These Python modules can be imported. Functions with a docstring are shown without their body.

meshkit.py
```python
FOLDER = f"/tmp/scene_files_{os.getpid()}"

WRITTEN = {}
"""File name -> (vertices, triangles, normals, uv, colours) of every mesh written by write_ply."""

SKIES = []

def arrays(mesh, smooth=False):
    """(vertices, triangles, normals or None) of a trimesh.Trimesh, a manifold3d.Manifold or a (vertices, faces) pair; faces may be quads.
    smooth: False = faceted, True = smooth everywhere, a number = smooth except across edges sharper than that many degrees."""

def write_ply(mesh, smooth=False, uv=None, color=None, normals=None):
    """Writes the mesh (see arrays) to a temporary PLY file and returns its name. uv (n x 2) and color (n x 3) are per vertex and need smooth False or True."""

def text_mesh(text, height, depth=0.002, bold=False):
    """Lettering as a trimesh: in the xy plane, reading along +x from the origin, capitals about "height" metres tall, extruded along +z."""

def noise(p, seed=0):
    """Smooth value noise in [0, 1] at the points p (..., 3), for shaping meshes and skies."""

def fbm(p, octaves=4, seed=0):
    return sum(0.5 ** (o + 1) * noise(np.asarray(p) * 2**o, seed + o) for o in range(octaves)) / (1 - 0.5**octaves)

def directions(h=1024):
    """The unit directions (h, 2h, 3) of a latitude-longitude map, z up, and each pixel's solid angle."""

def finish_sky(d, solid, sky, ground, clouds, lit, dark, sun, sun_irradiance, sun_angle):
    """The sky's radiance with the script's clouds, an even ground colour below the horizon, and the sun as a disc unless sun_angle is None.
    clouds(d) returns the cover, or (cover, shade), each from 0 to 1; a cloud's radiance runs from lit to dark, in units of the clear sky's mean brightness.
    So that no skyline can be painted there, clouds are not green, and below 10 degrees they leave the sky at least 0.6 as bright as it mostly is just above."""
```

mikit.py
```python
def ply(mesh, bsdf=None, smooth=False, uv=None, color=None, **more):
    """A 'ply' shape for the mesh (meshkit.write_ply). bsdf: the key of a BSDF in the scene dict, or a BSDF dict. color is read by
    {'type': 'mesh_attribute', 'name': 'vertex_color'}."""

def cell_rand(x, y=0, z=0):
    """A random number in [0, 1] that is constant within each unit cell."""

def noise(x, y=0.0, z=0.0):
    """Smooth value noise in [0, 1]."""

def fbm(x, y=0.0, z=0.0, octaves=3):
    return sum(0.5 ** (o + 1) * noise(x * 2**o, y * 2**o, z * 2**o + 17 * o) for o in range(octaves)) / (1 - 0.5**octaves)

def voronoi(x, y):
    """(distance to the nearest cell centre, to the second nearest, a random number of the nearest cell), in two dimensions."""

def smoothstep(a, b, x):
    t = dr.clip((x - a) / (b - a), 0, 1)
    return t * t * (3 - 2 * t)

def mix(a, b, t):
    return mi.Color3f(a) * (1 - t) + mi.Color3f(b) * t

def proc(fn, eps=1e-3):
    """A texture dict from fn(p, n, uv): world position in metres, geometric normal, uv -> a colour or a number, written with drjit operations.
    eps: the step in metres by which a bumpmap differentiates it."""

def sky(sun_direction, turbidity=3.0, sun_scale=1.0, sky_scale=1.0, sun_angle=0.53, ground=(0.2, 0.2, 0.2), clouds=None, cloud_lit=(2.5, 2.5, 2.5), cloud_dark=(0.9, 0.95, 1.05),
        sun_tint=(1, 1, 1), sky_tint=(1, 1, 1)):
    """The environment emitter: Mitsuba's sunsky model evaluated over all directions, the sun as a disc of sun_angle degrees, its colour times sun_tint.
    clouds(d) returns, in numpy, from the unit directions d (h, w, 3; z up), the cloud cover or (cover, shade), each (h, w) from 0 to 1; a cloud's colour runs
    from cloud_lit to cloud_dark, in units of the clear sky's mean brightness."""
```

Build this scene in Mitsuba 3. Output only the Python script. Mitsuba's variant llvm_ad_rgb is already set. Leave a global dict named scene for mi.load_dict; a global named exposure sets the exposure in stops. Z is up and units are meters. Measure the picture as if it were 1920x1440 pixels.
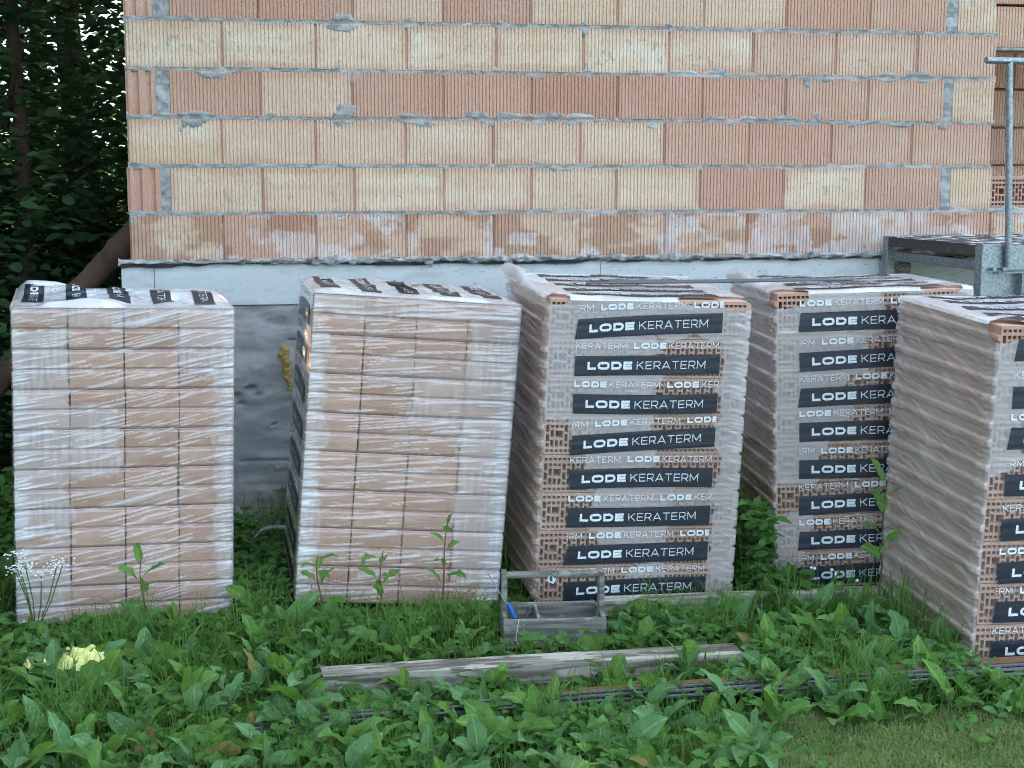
import math
import numpy as np
import trimesh
import mitsuba as mi
import drjit as dr
from shapely.geometry import LineString, Polygon, Point, box
from shapely.ops import unary_union
from shapely import affinity, segmentize
import mikit
import meshkit
from mikit import proc, noise, fbm, smoothstep, mix, cell_rand

T = mi.ScalarTransform4f
scene, labels = {}, {}
rng = np.random.default_rng(7)

# ------------------------------------------------------------------ camera, sky, exposure
scene['camera'] = {
    'type': 'perspective', 'fov_axis': 'x', 'fov': 2 * math.degrees(math.atan(960 / 2816)), 'near_clip': 0.05, 'far_clip': 400.0,
    'to_world': T().look_at(origin=[0.504, -8.142, 0.568], target=[0.504 + 0.18276909, -8.142 + 0.97127162, 0.568 - 0.15240377],
                            up=[0.02523556, 0.15032919, 0.98831387])}
def clouds(d):
    q = d / np.maximum(d[..., 2:3] + 0.35, 0.05)
    f = meshkit.fbm(np.stack([q[..., 0] * 1.7, q[..., 1] * 2.6, 0 * q[..., 0] + 2.0], -1), 4)
    t = np.clip((f - 0.30) / 0.35, 0, 1)
    return 0.72 * t * t * (3 - 2 * t)
scene['sky'] = mikit.sky((-0.66, 0.75, 0.50), turbidity=3.0, ground=(0.10, 0.12, 0.07), clouds=clouds, cloud_lit=(1.51, 1.66, 1.82), sky_tint=(0.92, 1.0, 1.09))
exposure = 4.64

# ------------------------------------------------------------------ helpers
def key_for(name):
    if name not in scene and not any(k.startswith(name + '__') for k in scene) and name not in labels:
        return name
    n = NUM.get(name, 0) + 1
    NUM[name] = n
    return f'{name}_{n:03d}'
NUM, USED = {}, set()
def numbered(name):
    if name not in USED:
        USED.add(name)
        return name
    NUM[name] = NUM.get(name, 0) + 1
    k = f'{name}_{NUM[name]:03d}'
    USED.add(k)
    return k
def thing(name, label, category, group=None, kind=None):
    k = numbered(name)
    labels[k] = {'label': label, 'category': category}
    if group:
        labels[k]['group'] = group
    if kind:
        labels[k]['kind'] = kind
    return k
def put(parent, part, shape, to_world=None, label=None, kind=None):
    k = numbered(f'{parent}__{part}') if part else parent
    d = dict(shape)
    if to_world is not None:
        d['to_world'] = to_world
    scene[k] = d
    if label or kind:
        labels[k] = {}
        if label:
            labels[k]['label'] = label
        if kind:
            labels[k]['kind'] = kind
    return k
def structure(name, shape, label=None):
    scene[name] = shape
    labels[name] = {'kind': 'structure'}
    if label:
        labels[name]['label'] = label
def grid_faces(nr, nc):
    i = np.arange(nr * nc).reshape(nr, nc)
    return np.stack([i[:-1, :-1], i[:-1, 1:], i[1:, 1:], i[1:, :-1]], -1).reshape(-1, 4)
def tris(q):
    return np.vstack([q[:, [0, 1, 2]], q[:, [0, 2, 3]]])
def bx(x0, x1, y0, y1, z0, z1, bev=0.0):
    if bev:
        import manifold3d as m3
        c = [(x, y, z) for x in (x0, x1) for y in (y0, y1) for z in (z0, z1)]
        pts = []
        for x in (x0, x1):
            for y in (y0, y1):
                for z in (z0, z1):
                    sx, sy, sz = (1 if x == x0 else -1), (1 if y == y0 else -1), (1 if z == z0 else -1)
                    pts += [(x + bev * sx, y + bev * sy, z), (x + bev * sx, y, z + bev * sz), (x, y + bev * sy, z + bev * sz)]
        return trimesh.Trimesh(*arr(trimesh.convex.convex_hull(np.array(pts))), process=False)
    m = trimesh.creation.box((x1 - x0, y1 - y0, z1 - z0))
    m.apply_translation(((x0 + x1) / 2, (y0 + y1) / 2, (z0 + z1) / 2))
    return m
def arr(m):
    return np.array(m.vertices), np.array(m.faces)
def tube(points, radii, sides=8, caps=True):
    p = np.asarray(points, float)
    r = np.broadcast_to(np.asarray(radii, float), (len(p),))
    t = np.gradient(p, axis=0)
    t /= np.linalg.norm(t, axis=1, keepdims=True) + 1e-12
    ref = np.array([0.31, 0.52, 0.79]) if abs(t[0][2]) < 0.9 else np.array([1.0, 0.2, 0.1])
    a = np.cross(t, ref)
    a /= np.linalg.norm(a, axis=1, keepdims=True)
    b = np.cross(t, a)
    ang = np.arange(sides) * 2 * np.pi / sides
    v = p[:, None] + r[:, None, None] * (np.cos(ang)[None, :, None] * a[:, None] + np.sin(ang)[None, :, None] * b[:, None])
    n = len(p)
    i, j = np.meshgrid(np.arange(n - 1), np.arange(sides), indexing='ij')
    q = np.stack([i * sides + j, i * sides + (j + 1) % sides, (i + 1) * sides + (j + 1) % sides, (i + 1) * sides + j], -1).reshape(-1, 4)
    f = tris(q[:, ::-1])
    V = v.reshape(-1, 3)
    if caps:
        V = np.vstack([V, p[0], p[-1]])
        k = np.arange(sides)
        f = np.vstack([f, np.stack([k * 0 + n * sides, (k + 1) % sides, k], 1)[:, ::-1] * 1,
                       np.stack([k * 0 + n * sides + 1, (n - 1) * sides + k, (n - 1) * sides + (k + 1) % sides], 1)[:, ::-1]])
    return trimesh.Trimesh(V, f, process=False)
def cat(ms):
    return trimesh.util.concatenate([m if isinstance(m, trimesh.Trimesh) else trimesh.Trimesh(m[0], m[1], process=False) for m in ms])
def poly_mesh(p, depth):
    return trimesh.creation.extrude_polygon(p, depth, engine='earcut')

# ------------------------------------------------------------------ materials
def mat(key, bsdf, two=True):
    scene[key] = {'type': 'twosided', 'nested': bsdf} if two else bsdf
    return key
def dif(col, rough=0.8, spec=0.3):
    return {'type': 'principled', 'base_color': col, 'roughness': rough, 'specular': spec}
rgb = lambda *c: {'type': 'rgb', 'value': list(c)}

def wall_brick_color(p, n, uv):
    iu, iv = dr.floor(uv.x * 0.5), dr.floor(uv.y * 0.5)
    s, t = uv.x - 2 * iu, uv.y - 2 * iv
    eff = iu / 9.0
    r2 = dr.floor(iv / 10.0)
    lev = (iv - 10 * r2) / 9.0
    seed = r2 * 3.7
    d = dr.minimum(dr.minimum(s, 1 - s) * 0.48, dr.minimum(t, 1 - t) * 0.24)
    big = fbm(p.x * 5 + seed, p.z * 8 + seed, seed, 3)
    rim = smoothstep(0.004, 0.05, d + (big - 0.5) * 0.075)
    pink = mix((0.46, 0.252, 0.180), (0.51, 0.300, 0.218), noise(p.x * 3, p.z * 4, seed))
    cream = mix((0.60, 0.447, 0.318), (0.655, 0.523, 0.395), noise(p.x * 4 + 9, p.z * 6, seed))
    c = mix(pink, cream, dr.clip((1 - lev) * (0.55 + 0.6 * rim), 0, 1))
    pale = smoothstep(0.5, 0.85, fbm(p.x * 6 + 3, p.z * 9, seed + 5, 2)) * rim * (1 - lev)
    c = mix(c, (0.68, 0.645, 0.53), pale * 0.6)
    band = smoothstep(0.45, 0.75, noise(seed * 2, p.z * 34, seed)) * smoothstep(0.35, 0.55, noise(seed, seed * 5, 1.5))
    c = mix(c, (0.50, 0.37, 0.20), band * 0.35 * (1 - lev))
    # salt bloom and rust-brown damp marks of the lowest course
    e1 = smoothstep(0.50, 0.60, fbm(p.x * 6.5 + seed, p.z * 11, 3.1, 4) + (eff - 0.55) * 0.26)
    e2 = smoothstep(0.45, 0.58, fbm(p.x * 5 + 7, p.z * 9 + seed, 8.2, 3))
    on = smoothstep(0.05, 0.15, eff)
    c = mix(c, (0.36, 0.19, 0.12), on * e2 * 0.65)
    c = mix(c, (0.63, 0.585, 0.575), on * e1 * (0.25 + 0.5 * noise(p.x * 50, p.z * 14)))
    spots = smoothstep(0.80, 0.86, noise(p.x * 45, p.z * 45, seed))
    c = mix(c, (0.36, 0.30, 0.24), spots * 0.45)
    return c * (0.90 + 0.2 * fbm(p.x * 130, p.y * 130, p.z * 90, 2))
mat('m_wall_brick', dif(proc(wall_brick_color), 0.88, 0.2))

def block_color(p, n, uv):
    r = uv.x
    c = mix((0.435, 0.266, 0.198), (0.515, 0.337, 0.258), r)
    c = mix(c, (0.53, 0.42, 0.335), 0.35 * smoothstep(0.5, 0.7, fbm(p.x * 7, p.y * 7, p.z * 12, 3)))
    return c * (0.9 + 0.2 * fbm(p.x * 110, p.y * 110, p.z * 110, 2))
mat('m_block', dif(proc(block_color), 0.85, 0.2))

def mortar_color(p, n, uv):
    a = fbm(p.x * 30, p.y * 30, p.z * 40, 4)
    c = mix((0.22, 0.225, 0.215), (0.36, 0.36, 0.345), smoothstep(0.3, 0.7, a))
    return mix(c, (0.50, 0.50, 0.48), 0.5 * smoothstep(0.60, 0.7, fbm(p.x * 7, 2.0, p.z * 13, 3)))
mat('m_mortar', {'type': 'bumpmap', 'arbitrary': proc(lambda p, n, uv: fbm(p.x * 160, p.y * 160, p.z * 160, 3), 8e-4), 'scale': 0.002, 'nested': dif(proc(mortar_color), 0.95, 0.15)})
def concrete_color(p, n, uv):
    a = fbm(p.x * 5, p.y * 5, p.z * 13, 5)
    c = mix((0.28, 0.288, 0.28), (0.44, 0.448, 0.435), smoothstep(0.35, 0.65, a))
    lift = smoothstep(-1.03, -0.99, p.z + 0.02 * fbm(p.x * 7, 1.0, 2.0)) * (1 - smoothstep(-0.99, -0.97, p.z))
    c = mix(c, (0.19, 0.20, 0.205), 0.5 * smoothstep(0.45, 0.75, fbm(p.x * 5, 5.0, p.z * 16, 4)))
    c = mix(c, (0.40, 0.41, 0.40), 0.35 * smoothstep(0.66, 0.72, fbm(p.x * 60, 1.0, p.z * 70, 3)))
    low = 1 - smoothstep(-1.30, -1.12, p.z + 0.1 * (fbm(p.x * 8, 3.0, 1.0) - 0.5))
    return mix(c, (0.17, 0.165, 0.14), low * 0.6) * (0.92 + 0.16 * fbm(p.x * 90, 1.0, p.z * 90, 2))
mat('m_concrete', dif(proc(concrete_color), 0.9, 0.2))
def plinth_color(p, n, uv):
    c = mix((0.55, 0.585, 0.575), (0.62, 0.655, 0.645), fbm(p.x * 3, 1.0, p.z * 8, 3))
    spot = smoothstep(0.86, 0.90, noise(p.x * 75, 2.0, p.z * 62)) * smoothstep(0.4, 0.6, noise(p.x * 7, 1.0, p.z * 9))
    c = mix(c, (0.33, 0.33, 0.28), spot * 0.7)
    dirt = smoothstep(0.55, 0.75, fbm(p.x * 10, 6.0, p.z * 30, 3))
    return mix(c, (0.42, 0.43, 0.39), dirt * 0.35) * (0.95 + 0.1 * noise(p.x * 160, 1.0, p.z * 160))
mat('m_plinth', dif(proc(plinth_color), 0.8, 0.3))
mat('m_bitumen', dif(rgb(0.018, 0.018, 0.02), 0.6))
def galv_color(p, n, uv):
    a = fbm(p.x * 120, p.y * 120, p.z * 90, 3)
    return mix((0.20, 0.23, 0.245), (0.32, 0.36, 0.375), smoothstep(0.35, 0.65, a))
mat('m_galvanised', {'type': 'principled', 'base_color': proc(galv_color), 'metallic': 0.75, 'roughness': 0.42, 'specular': 0.5})
def slab_color(p, n, uv):
    a = fbm(p.x * 30, p.y * 30, p.z * 30, 4)
    c = mix((0.035, 0.033, 0.032), (0.10, 0.095, 0.09), a)
    return mix(c, (0.40, 0.41, 0.40), smoothstep(0.55, 0.66, fbm(p.x * 18, p.y * 18, 2.0, 4)) * smoothstep(0.4, 0.9, n.z))
mat('m_form_board', dif(proc(slab_color), 0.85, 0.2))
def wood_color(p, n, uv):
    g = fbm(p.x * 6, p.y * 60, p.z * 60, 4)
    c = mix((0.11, 0.10, 0.08), (0.29, 0.268, 0.22), smoothstep(0.3, 0.7, g))
    c = mix(c, (0.46, 0.43, 0.36), 0.75 * smoothstep(0.52, 0.62, fbm(p.x * 5, p.y * 26, p.z * 26 + 4, 4)))
    return mix(c, (0.08, 0.07, 0.055), 0.8 * smoothstep(0.64, 0.72, fbm(p.x * 9, p.y * 40 + 3, p.z * 40, 4)))
mat('m_timber', dif(proc(wood_color), 0.9, 0.2))
def crate_color(p, n, uv):
    g = fbm(p.x * 5, p.y * 50, p.z * 75, 4)
    c = mix((0.105, 0.105, 0.095), (0.22, 0.215, 0.19), smoothstep(0.3, 0.7, g))
    return mix(c, (0.30, 0.31, 0.27), 0.6 * smoothstep(0.6, 0.7, fbm(p.x * 25, p.y * 25, p.z * 25, 3)))
mat('m_crate', dif(proc(crate_color), 0.92, 0.15))
def rust_color(p, n, uv):
    return mix((0.12, 0.062, 0.03), (0.23, 0.125, 0.065), fbm(p.x * 20, p.y * 60, p.z * 60, 3))
mat('m_rust', dif(proc(rust_color), 0.85, 0.3))
mat('m_steel', {'type': 'principled', 'base_color': rgb(0.10, 0.105, 0.115), 'metallic': 0.5, 'roughness': 0.45})
def bark_color(p, n, uv):
    return mix((0.05, 0.04, 0.03), (0.15, 0.115, 0.085), fbm(p.x * 14, p.y * 14, p.z * 5, 4))
mat('m_bark', dif(proc(bark_color), 0.95, 0.1))
def log_color(p, n, uv):
    return mix((0.075, 0.05, 0.036), (0.17, 0.115, 0.08), fbm(p.x * 16, p.y * 16, p.z * 10, 4))
mat('m_log', dif(proc(log_color), 0.9, 0.1))
def soil_color(p, n, uv):
    c = mix((0.028, 0.030, 0.016), (0.075, 0.062, 0.038), fbm(p.x * 9, p.y * 9, 1.0, 4))
    c = mix(c, (0.05, 0.085, 0.022), 0.6 * smoothstep(0.45, 0.6, fbm(p.x * 3, p.y * 3, 7.0, 3)))
    bank = smoothstep(-0.62, -0.30, p.y) * (1 - smoothstep(0.0, 0.1, p.y)) * smoothstep(-0.1, 0.2, p.x)
    stone = smoothstep(0.5, 0.6, fbm(p.x * 22, p.y * 22, 3.0, 4))
    return mix(c, mix((0.10, 0.095, 0.075), (0.26, 0.26, 0.24), stone), bank * 0.8)
mat('m_soil', dif(proc(soil_color), 0.98, 0.1))
# shrink film: clear plastic sheet; milky (uv.x) where folded, layered or chafed; white streaks are painted sky glints
scene['m_film'] = {'type': 'blendbsdf', 'weight': proc(lambda p, n, uv: dr.clip(uv.x, 0, 1)),
                   'clear': {'type': 'thindielectric', 'int_ior': 1.5, 'ext_ior': 1.0},
                   'milky': {'type': 'twosided', 'nested': {'type': 'roughplastic', 'diffuse_reflectance': rgb(0.84, 0.85, 0.86), 'alpha': 0.13, 'int_ior': 1.49}}}
mat('m_print_dark', {'type': 'roughplastic', 'diffuse_reflectance': rgb(0.021, 0.026, 0.038), 'alpha': 0.22})
mat('m_print_white', {'type': 'roughplastic', 'diffuse_reflectance': rgb(0.74, 0.79, 0.82), 'alpha': 0.25})
mat('m_yellow_bag', {'type': 'principled', 'base_color': rgb(0.72, 0.72, 0.24), 'roughness': 0.3})
mat('m_foam', dif(proc(lambda p, n, uv: mix((0.30, 0.20, 0.06), (0.46, 0.34, 0.13), fbm(p.x * 60, p.y * 60, p.z * 60, 3))), 0.8))
mat('m_hose', dif(rgb(0.22, 0.24, 0.24), 0.5))
mat('m_blue', dif(rgb(0.02, 0.09, 0.33), 0.4))
mat('m_tag', dif(proc(lambda p, n, uv: mix((0.55, 0.58, 0.58), (0.05, 0.05, 0.06), smoothstep(0.45, 0.55, noise(p.x * 260, 1.0, 1.0)) * smoothstep(0.2, 0.25, uv.x))), 0.5))
mat('m_petal', dif(rgb(0.75, 0.78, 0.74), 0.8))

def leaf_mat(key, c0, c1, rib, trans=0.7, rough=0.42):
    def col(p, n, uv):
        a = dr.abs(uv.x)
        t = uv.y
        vein = smoothstep(0.72, 0.95, dr.abs(dr.sin((t * 9 - a * 1.9) * math.pi))) * 0.22
        mid = 1 - smoothstep(0.03, 0.10, a)
        c = mix(c0, c1, fbm(p.x * 22, p.y * 22, p.z * 22, 3))
        c = mix(c, rib, dr.maximum(mid * 0.75, vein * 0.5))
        bite = smoothstep(0.74, 0.80, noise(p.x * 70, p.y * 70, p.z * 70))
        return mix(c, (0.16, 0.13, 0.05), bite * 0.5)
    scene[key] = {'type': 'principledthin', 'base_color': proc(col), 'roughness': rough, 'diff_trans': trans, 'eta': 1.4, 'spec_trans': 0.0}
leaf_mat('m_dock_a', (0.105, 0.245, 0.088), (0.19, 0.37, 0.145), (0.32, 0.46, 0.22), 0.8, 0.42)
leaf_mat('m_dock_b', (0.108, 0.25, 0.058), (0.20, 0.38, 0.098), (0.33, 0.46, 0.16), 0.9, 0.42)
leaf_mat('m_dock_c', (0.10, 0.23, 0.035), (0.16, 0.30, 0.05), (0.26, 0.38, 0.12), 0.9)
leaf_mat('m_dock_d', (0.20, 0.20, 0.05), (0.27, 0.20, 0.08), (0.30, 0.26, 0.12), 0.6, 0.6)
def simple_leaf(key, c0, c1, trans=0.8, rough=0.5, f=3.0):
    scene[key] = {'type': 'principledthin', 'base_color': proc(lambda p, n, uv: mix(c0, c1, fbm(p.x * f, p.y * f, p.z * f, 3))), 'roughness': rough, 'diff_trans': trans, 'eta': 1.4, 'spec_trans': 0.0}
simple_leaf('m_tree_leaf', (0.040, 0.095, 0.045), (0.085, 0.165, 0.068), 0.8)
simple_leaf('m_light_leaf', (0.09, 0.20, 0.10), (0.13, 0.26, 0.13), 0.8)
simple_leaf('m_cover_leaf', (0.055, 0.14, 0.036), (0.145, 0.29, 0.078), 0.8, 0.5, 9.0)
simple_leaf('m_grass', (0.07, 0.165, 0.035), (0.15, 0.29, 0.06), 0.8, 0.5, 8.0)
simple_leaf('m_dry_grass', (0.12, 0.22, 0.06), (0.30, 0.36, 0.14), 0.7, 0.6, 14.0)

# ------------------------------------------------------------------ ground
def ground_z(x, y):
    x, y = np.asarray(x, float), np.asarray(y, float)
    s = np.clip((y + 0.85) / 0.75, 0, 1)
    s = s * s * (3 - 2 * s)
    e = np.clip((x + 0.3) / 0.6, 0, 1)
    z = -1.5 + 0.16 * s * e
    z = z + 0.05 * (meshkit.fbm(np.stack([x * 1.6, y * 1.6, 0 * x], -1), 3) - 0.5)
    f = np.clip((-x - 0.2) / 3, 0, 1) * np.clip((y + 0.5) / 3, 0, 1)
    return z + 0.25 * f
xs = np.unique(np.concatenate([np.linspace(-90, -4, 22), np.arange(-4, 7, 0.06), np.linspace(7, 90, 22)]))
ys = np.unique(np.concatenate([np.linspace(-60, -9, 14), np.arange(-9, -4, 0.25), np.arange(-4, 0.4, 0.05), np.linspace(0.4, 120, 40)]))
X, Y = np.meshgrid(xs, ys)
Z = ground_z(X, Y)
rub = np.clip((Y + 0.6) / 0.3, 0, 1) * (Y < 0.2) * (X > 0)
Z = Z + rub * 0.05 * (meshkit.fbm(np.stack([X * 16, Y * 16, 0 * X], -1), 3) - 0.5)
structure('ground', mikit.ply((np.stack([X, Y, Z], -1).reshape(-1, 3), grid_faces(len(ys), len(xs))), 'm_soil', smooth=True), 'dark soil and trodden earth under the weeds, banked up against the wall')

# ------------------------------------------------------------------ the unfinished house
house = thing('brick_house', 'unfinished house wall of ribbed clay blocks on a pale plinth and raw concrete foundation', 'house')
CH, BT = 0.25, 0.17
def wall_brick(x0, x1, k, tone, eff=0, header=False, y=0.0, matk='m_wall_brick'):
    A = x1 - x0
    h = 0.233
    front = []
    if header:
        prof = [(0, 0.010), (0.012, 0.010), (0.014, 0), (0.030, 0), (0.034, 0.016), (0.070, 0.016), (0.076, 0.002), (0.112, 0.002), (0.118, 0.016), (0.140, 0.016), (0.144, 0.003), (0.17, 0.003)]
        s = A / 0.17
        front = [(a * s, b) for a, b in prof]
    else:
        e = 0.006
        front = [(0, 0.016), (e, 0.013), (e + 0.002, 0.0018), (e + 0.004, 0)]
        n = max(3, int(round((A - 2 * e - 0.028) / 0.0197)))
        gx = np.linspace(e + 0.016, A - e - 0.016, n + 1)
        for g in gx:
            front += [(g - 0.0030, 0), (g - 0.0019, 0.0065), (g + 0.0019, 0.0065), (g + 0.0030, 0)]
        front += [(A - e - 0.004, 0), (A - e - 0.002, 0.0018), (A - e, 0.013), (A, 0.016)]
    pg = Polygon(front + [(A, BT), (0, BT)])
    m = poly_mesh(pg, h)
    v = np.array(m.vertices)
    lev = int(round(np.clip(tone, 0, 1) * 9))
    r = int(rng.integers(0, 40))
    uv = np.stack([np.clip(v[:, 0] / A, 0, 1) * 0.96 + 0.02 + 2 * int(round(eff * 9)), np.clip(v[:, 2] / h, 0, 1) * 0.96 + 0.02 + 2 * (10 * r + lev)], -1)
    j = rng.normal(0, 1, 3) * [0.0008, 0.0016, 0.0012]
    m.apply_translation((x0 + j[0], y + j[1], (k - 1) * CH + 0.002 + j[2]))
    put(house, 'brick', mikit.ply(m, matk, uv=uv))
JX = {
    6: [0.225, 0.681, 1.172, 1.654, 2.132, 2.615, 3.105, 3.584, 4.079, 4.549],
    5: [0.0, 0.492, 0.976, 1.458, 1.943, 2.426, 2.909, 3.397, 3.883, 4.374, 4.862],
    4: [0.214, 0.684, 1.166, 1.655, 2.14, 2.621, 3.106, 3.594, 4.086, 4.553],
    3: [-0.004, 0.477, 0.968, 1.449, 1.927, 2.412, 2.893, 3.384, 3.875, 4.363, 4.858],
    2: [0.204, 0.685, 1.171, 1.656, 2.14, 2.619, 3.103, 3.595, 4.088, 4.557],
    1: [-0.008, 0.474, 0.963, 1.449, 1.931, 2.415, 2.903, 3.386, 3.882, 4.377, 4.872, 5.36, 5.85]}
TONE = {
    6: [.85, .9, .4, .9, .35, .35, .25, .85, .75],
    5: [.05, .15, .15, .08, .08, .1, .2, .65, .55, .6],
    4: [.85, .3, .9, .85, 1., .85, .85, .8, .7],
    3: [.22, .3, .35, .28, .3, .25, .8, .85, .7, .72],
    2: [.18, .18, .12, .18, .25, .12, .85, .15, .78],
    1: [.3, .75, .6, .45, .35, .3, .6, .75, .5, .8, .4, .4]}
EFF = [.35, .75, .75, .3, .4, .2, .7, .9, .95, .95, .5, .5]
for k in (1, 2, 3, 4, 5, 6):
    xsj = JX[k]
    for i in range(len(xsj) - 1):
        wall_brick(xsj[i] + 0.0005, xsj[i + 1] - 0.0005, k, TONE[k][i], EFF[i] if k == 1 else 0)
for k, (a, b, t) in {6: (0.0, 0.144, .75), 4: (-0.003, 0.149, .85), 2: (-0.010, 0.161, .85)}.items():
    wall_brick(a, b, k, t, header=True)
for k, (a, b, t) in {6: (4.605, 4.850, .3), 4: (4.596, 4.864, .25), 2: (4.607, 4.874, .15)}.items():
    wall_brick(a, b, k, t)

SMEAR = [(1.136, .80, .05, .07, .06), (1.165, .85, .02, .05, .05), (1.86, .765, .05, .02, .05), (2.02, .765, .05, .015, .05), (2.26, .765, .10, .025, .05), (2.42, .765, .06, .015, .05),
         (0.30, .70, .05, .025, .04), (0.27, .66, .02, .03, .03), (0.36, .76, .1, .012, .04), (1.13, 1.26, .06, .05, .05), (1.10, 1.215, .05, .02, .04), (1.48, 1.25, .03, .03, .04), (2.43, 1.235, .015, .03, .04),
         (3.72, .955, .02, .035, .05), (3.78, .765, .03, .05, .05), (3.88, .755, .03, .02, .04), (4.3, .735, .07, .02, .05), (4.42, 1.0, .04, .03, .04), (0.42, .975, .05, .025, .05), (1.5, .735, .08, .02, .04),
         (0.34, .735, .06, .02, .04), (4.2, 1.0, .05, .02, .04), (3.2, 1.01, .04, .02, .04), (0.03, .50, .03, .02, .02)]
def mortar_strip(x0, x1, zc, half, seed, base=-0.003, span=0.075, amp=0.012):
    xs_ = np.arange(x0, x1 + 0.004, 0.0055)
    zs_ = np.arange(zc - span, zc + span + 0.001, 0.0045)
    X, Z = np.meshgrid(xs_, zs_)
    P = np.stack([X, Z, 0 * X + seed], -1)
    dz = np.abs(Z - zc) - half + 0.006 * (meshkit.fbm(P * [40, 40, 1], 2, 3) - 0.5)
    inside = base + amp * (meshkit.fbm(P * [34, 60, 1], 3) - 0.5) + 0.006 * (meshkit.fbm(P * [9, 20, 1], 2, 9) - 0.5)
    s = meshkit.fbm(P * [11, 17, 1], 4, 5) - 0.60 - np.maximum(dz, 0) * 7
    for bx_, bz, sx, sz, a in SMEAR:
        s = s + 5.0 * a * np.exp(-(((X - bx_) / sx) ** 2 + ((Z - bz) / sz) ** 2) * 0.7) * 2.2 * (0.55 + 0.9 * meshkit.fbm(P * [60, 45, 1], 2, 8))
    out = np.clip(s * 0.05, -0.02, 0.0035) + 0.0012 * (meshkit.fbm(P * [90, 90, 1], 2, 4) - 0.5)
    w = np.clip(dz / 0.004, 0, 1)
    h = inside * (1 - w) + np.minimum(out, 0.0045) * w
    q = grid_faces(len(zs_), len(xs_))
    hf = h.ravel()
    keep = (hf[q].max(1) > -0.0035) | (np.abs(Z.ravel()[q] - zc).min(1) < half + 0.004)
    V = np.stack([X, -h, Z], -1).reshape(-1, 3)
    q = q[keep]
    used, inv = np.unique(q, return_inverse=True)
    return V[used], tris(inv.reshape(q.shape))
for k in range(1, 7):
    put(house, 'mortar_joint', mikit.ply(mortar_strip(-0.004, 4.862 if k > 1 else 5.3, 0.25 * k - 0.0075, 0.0095, k * 3.3), 'm_mortar', smooth=True))
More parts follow.
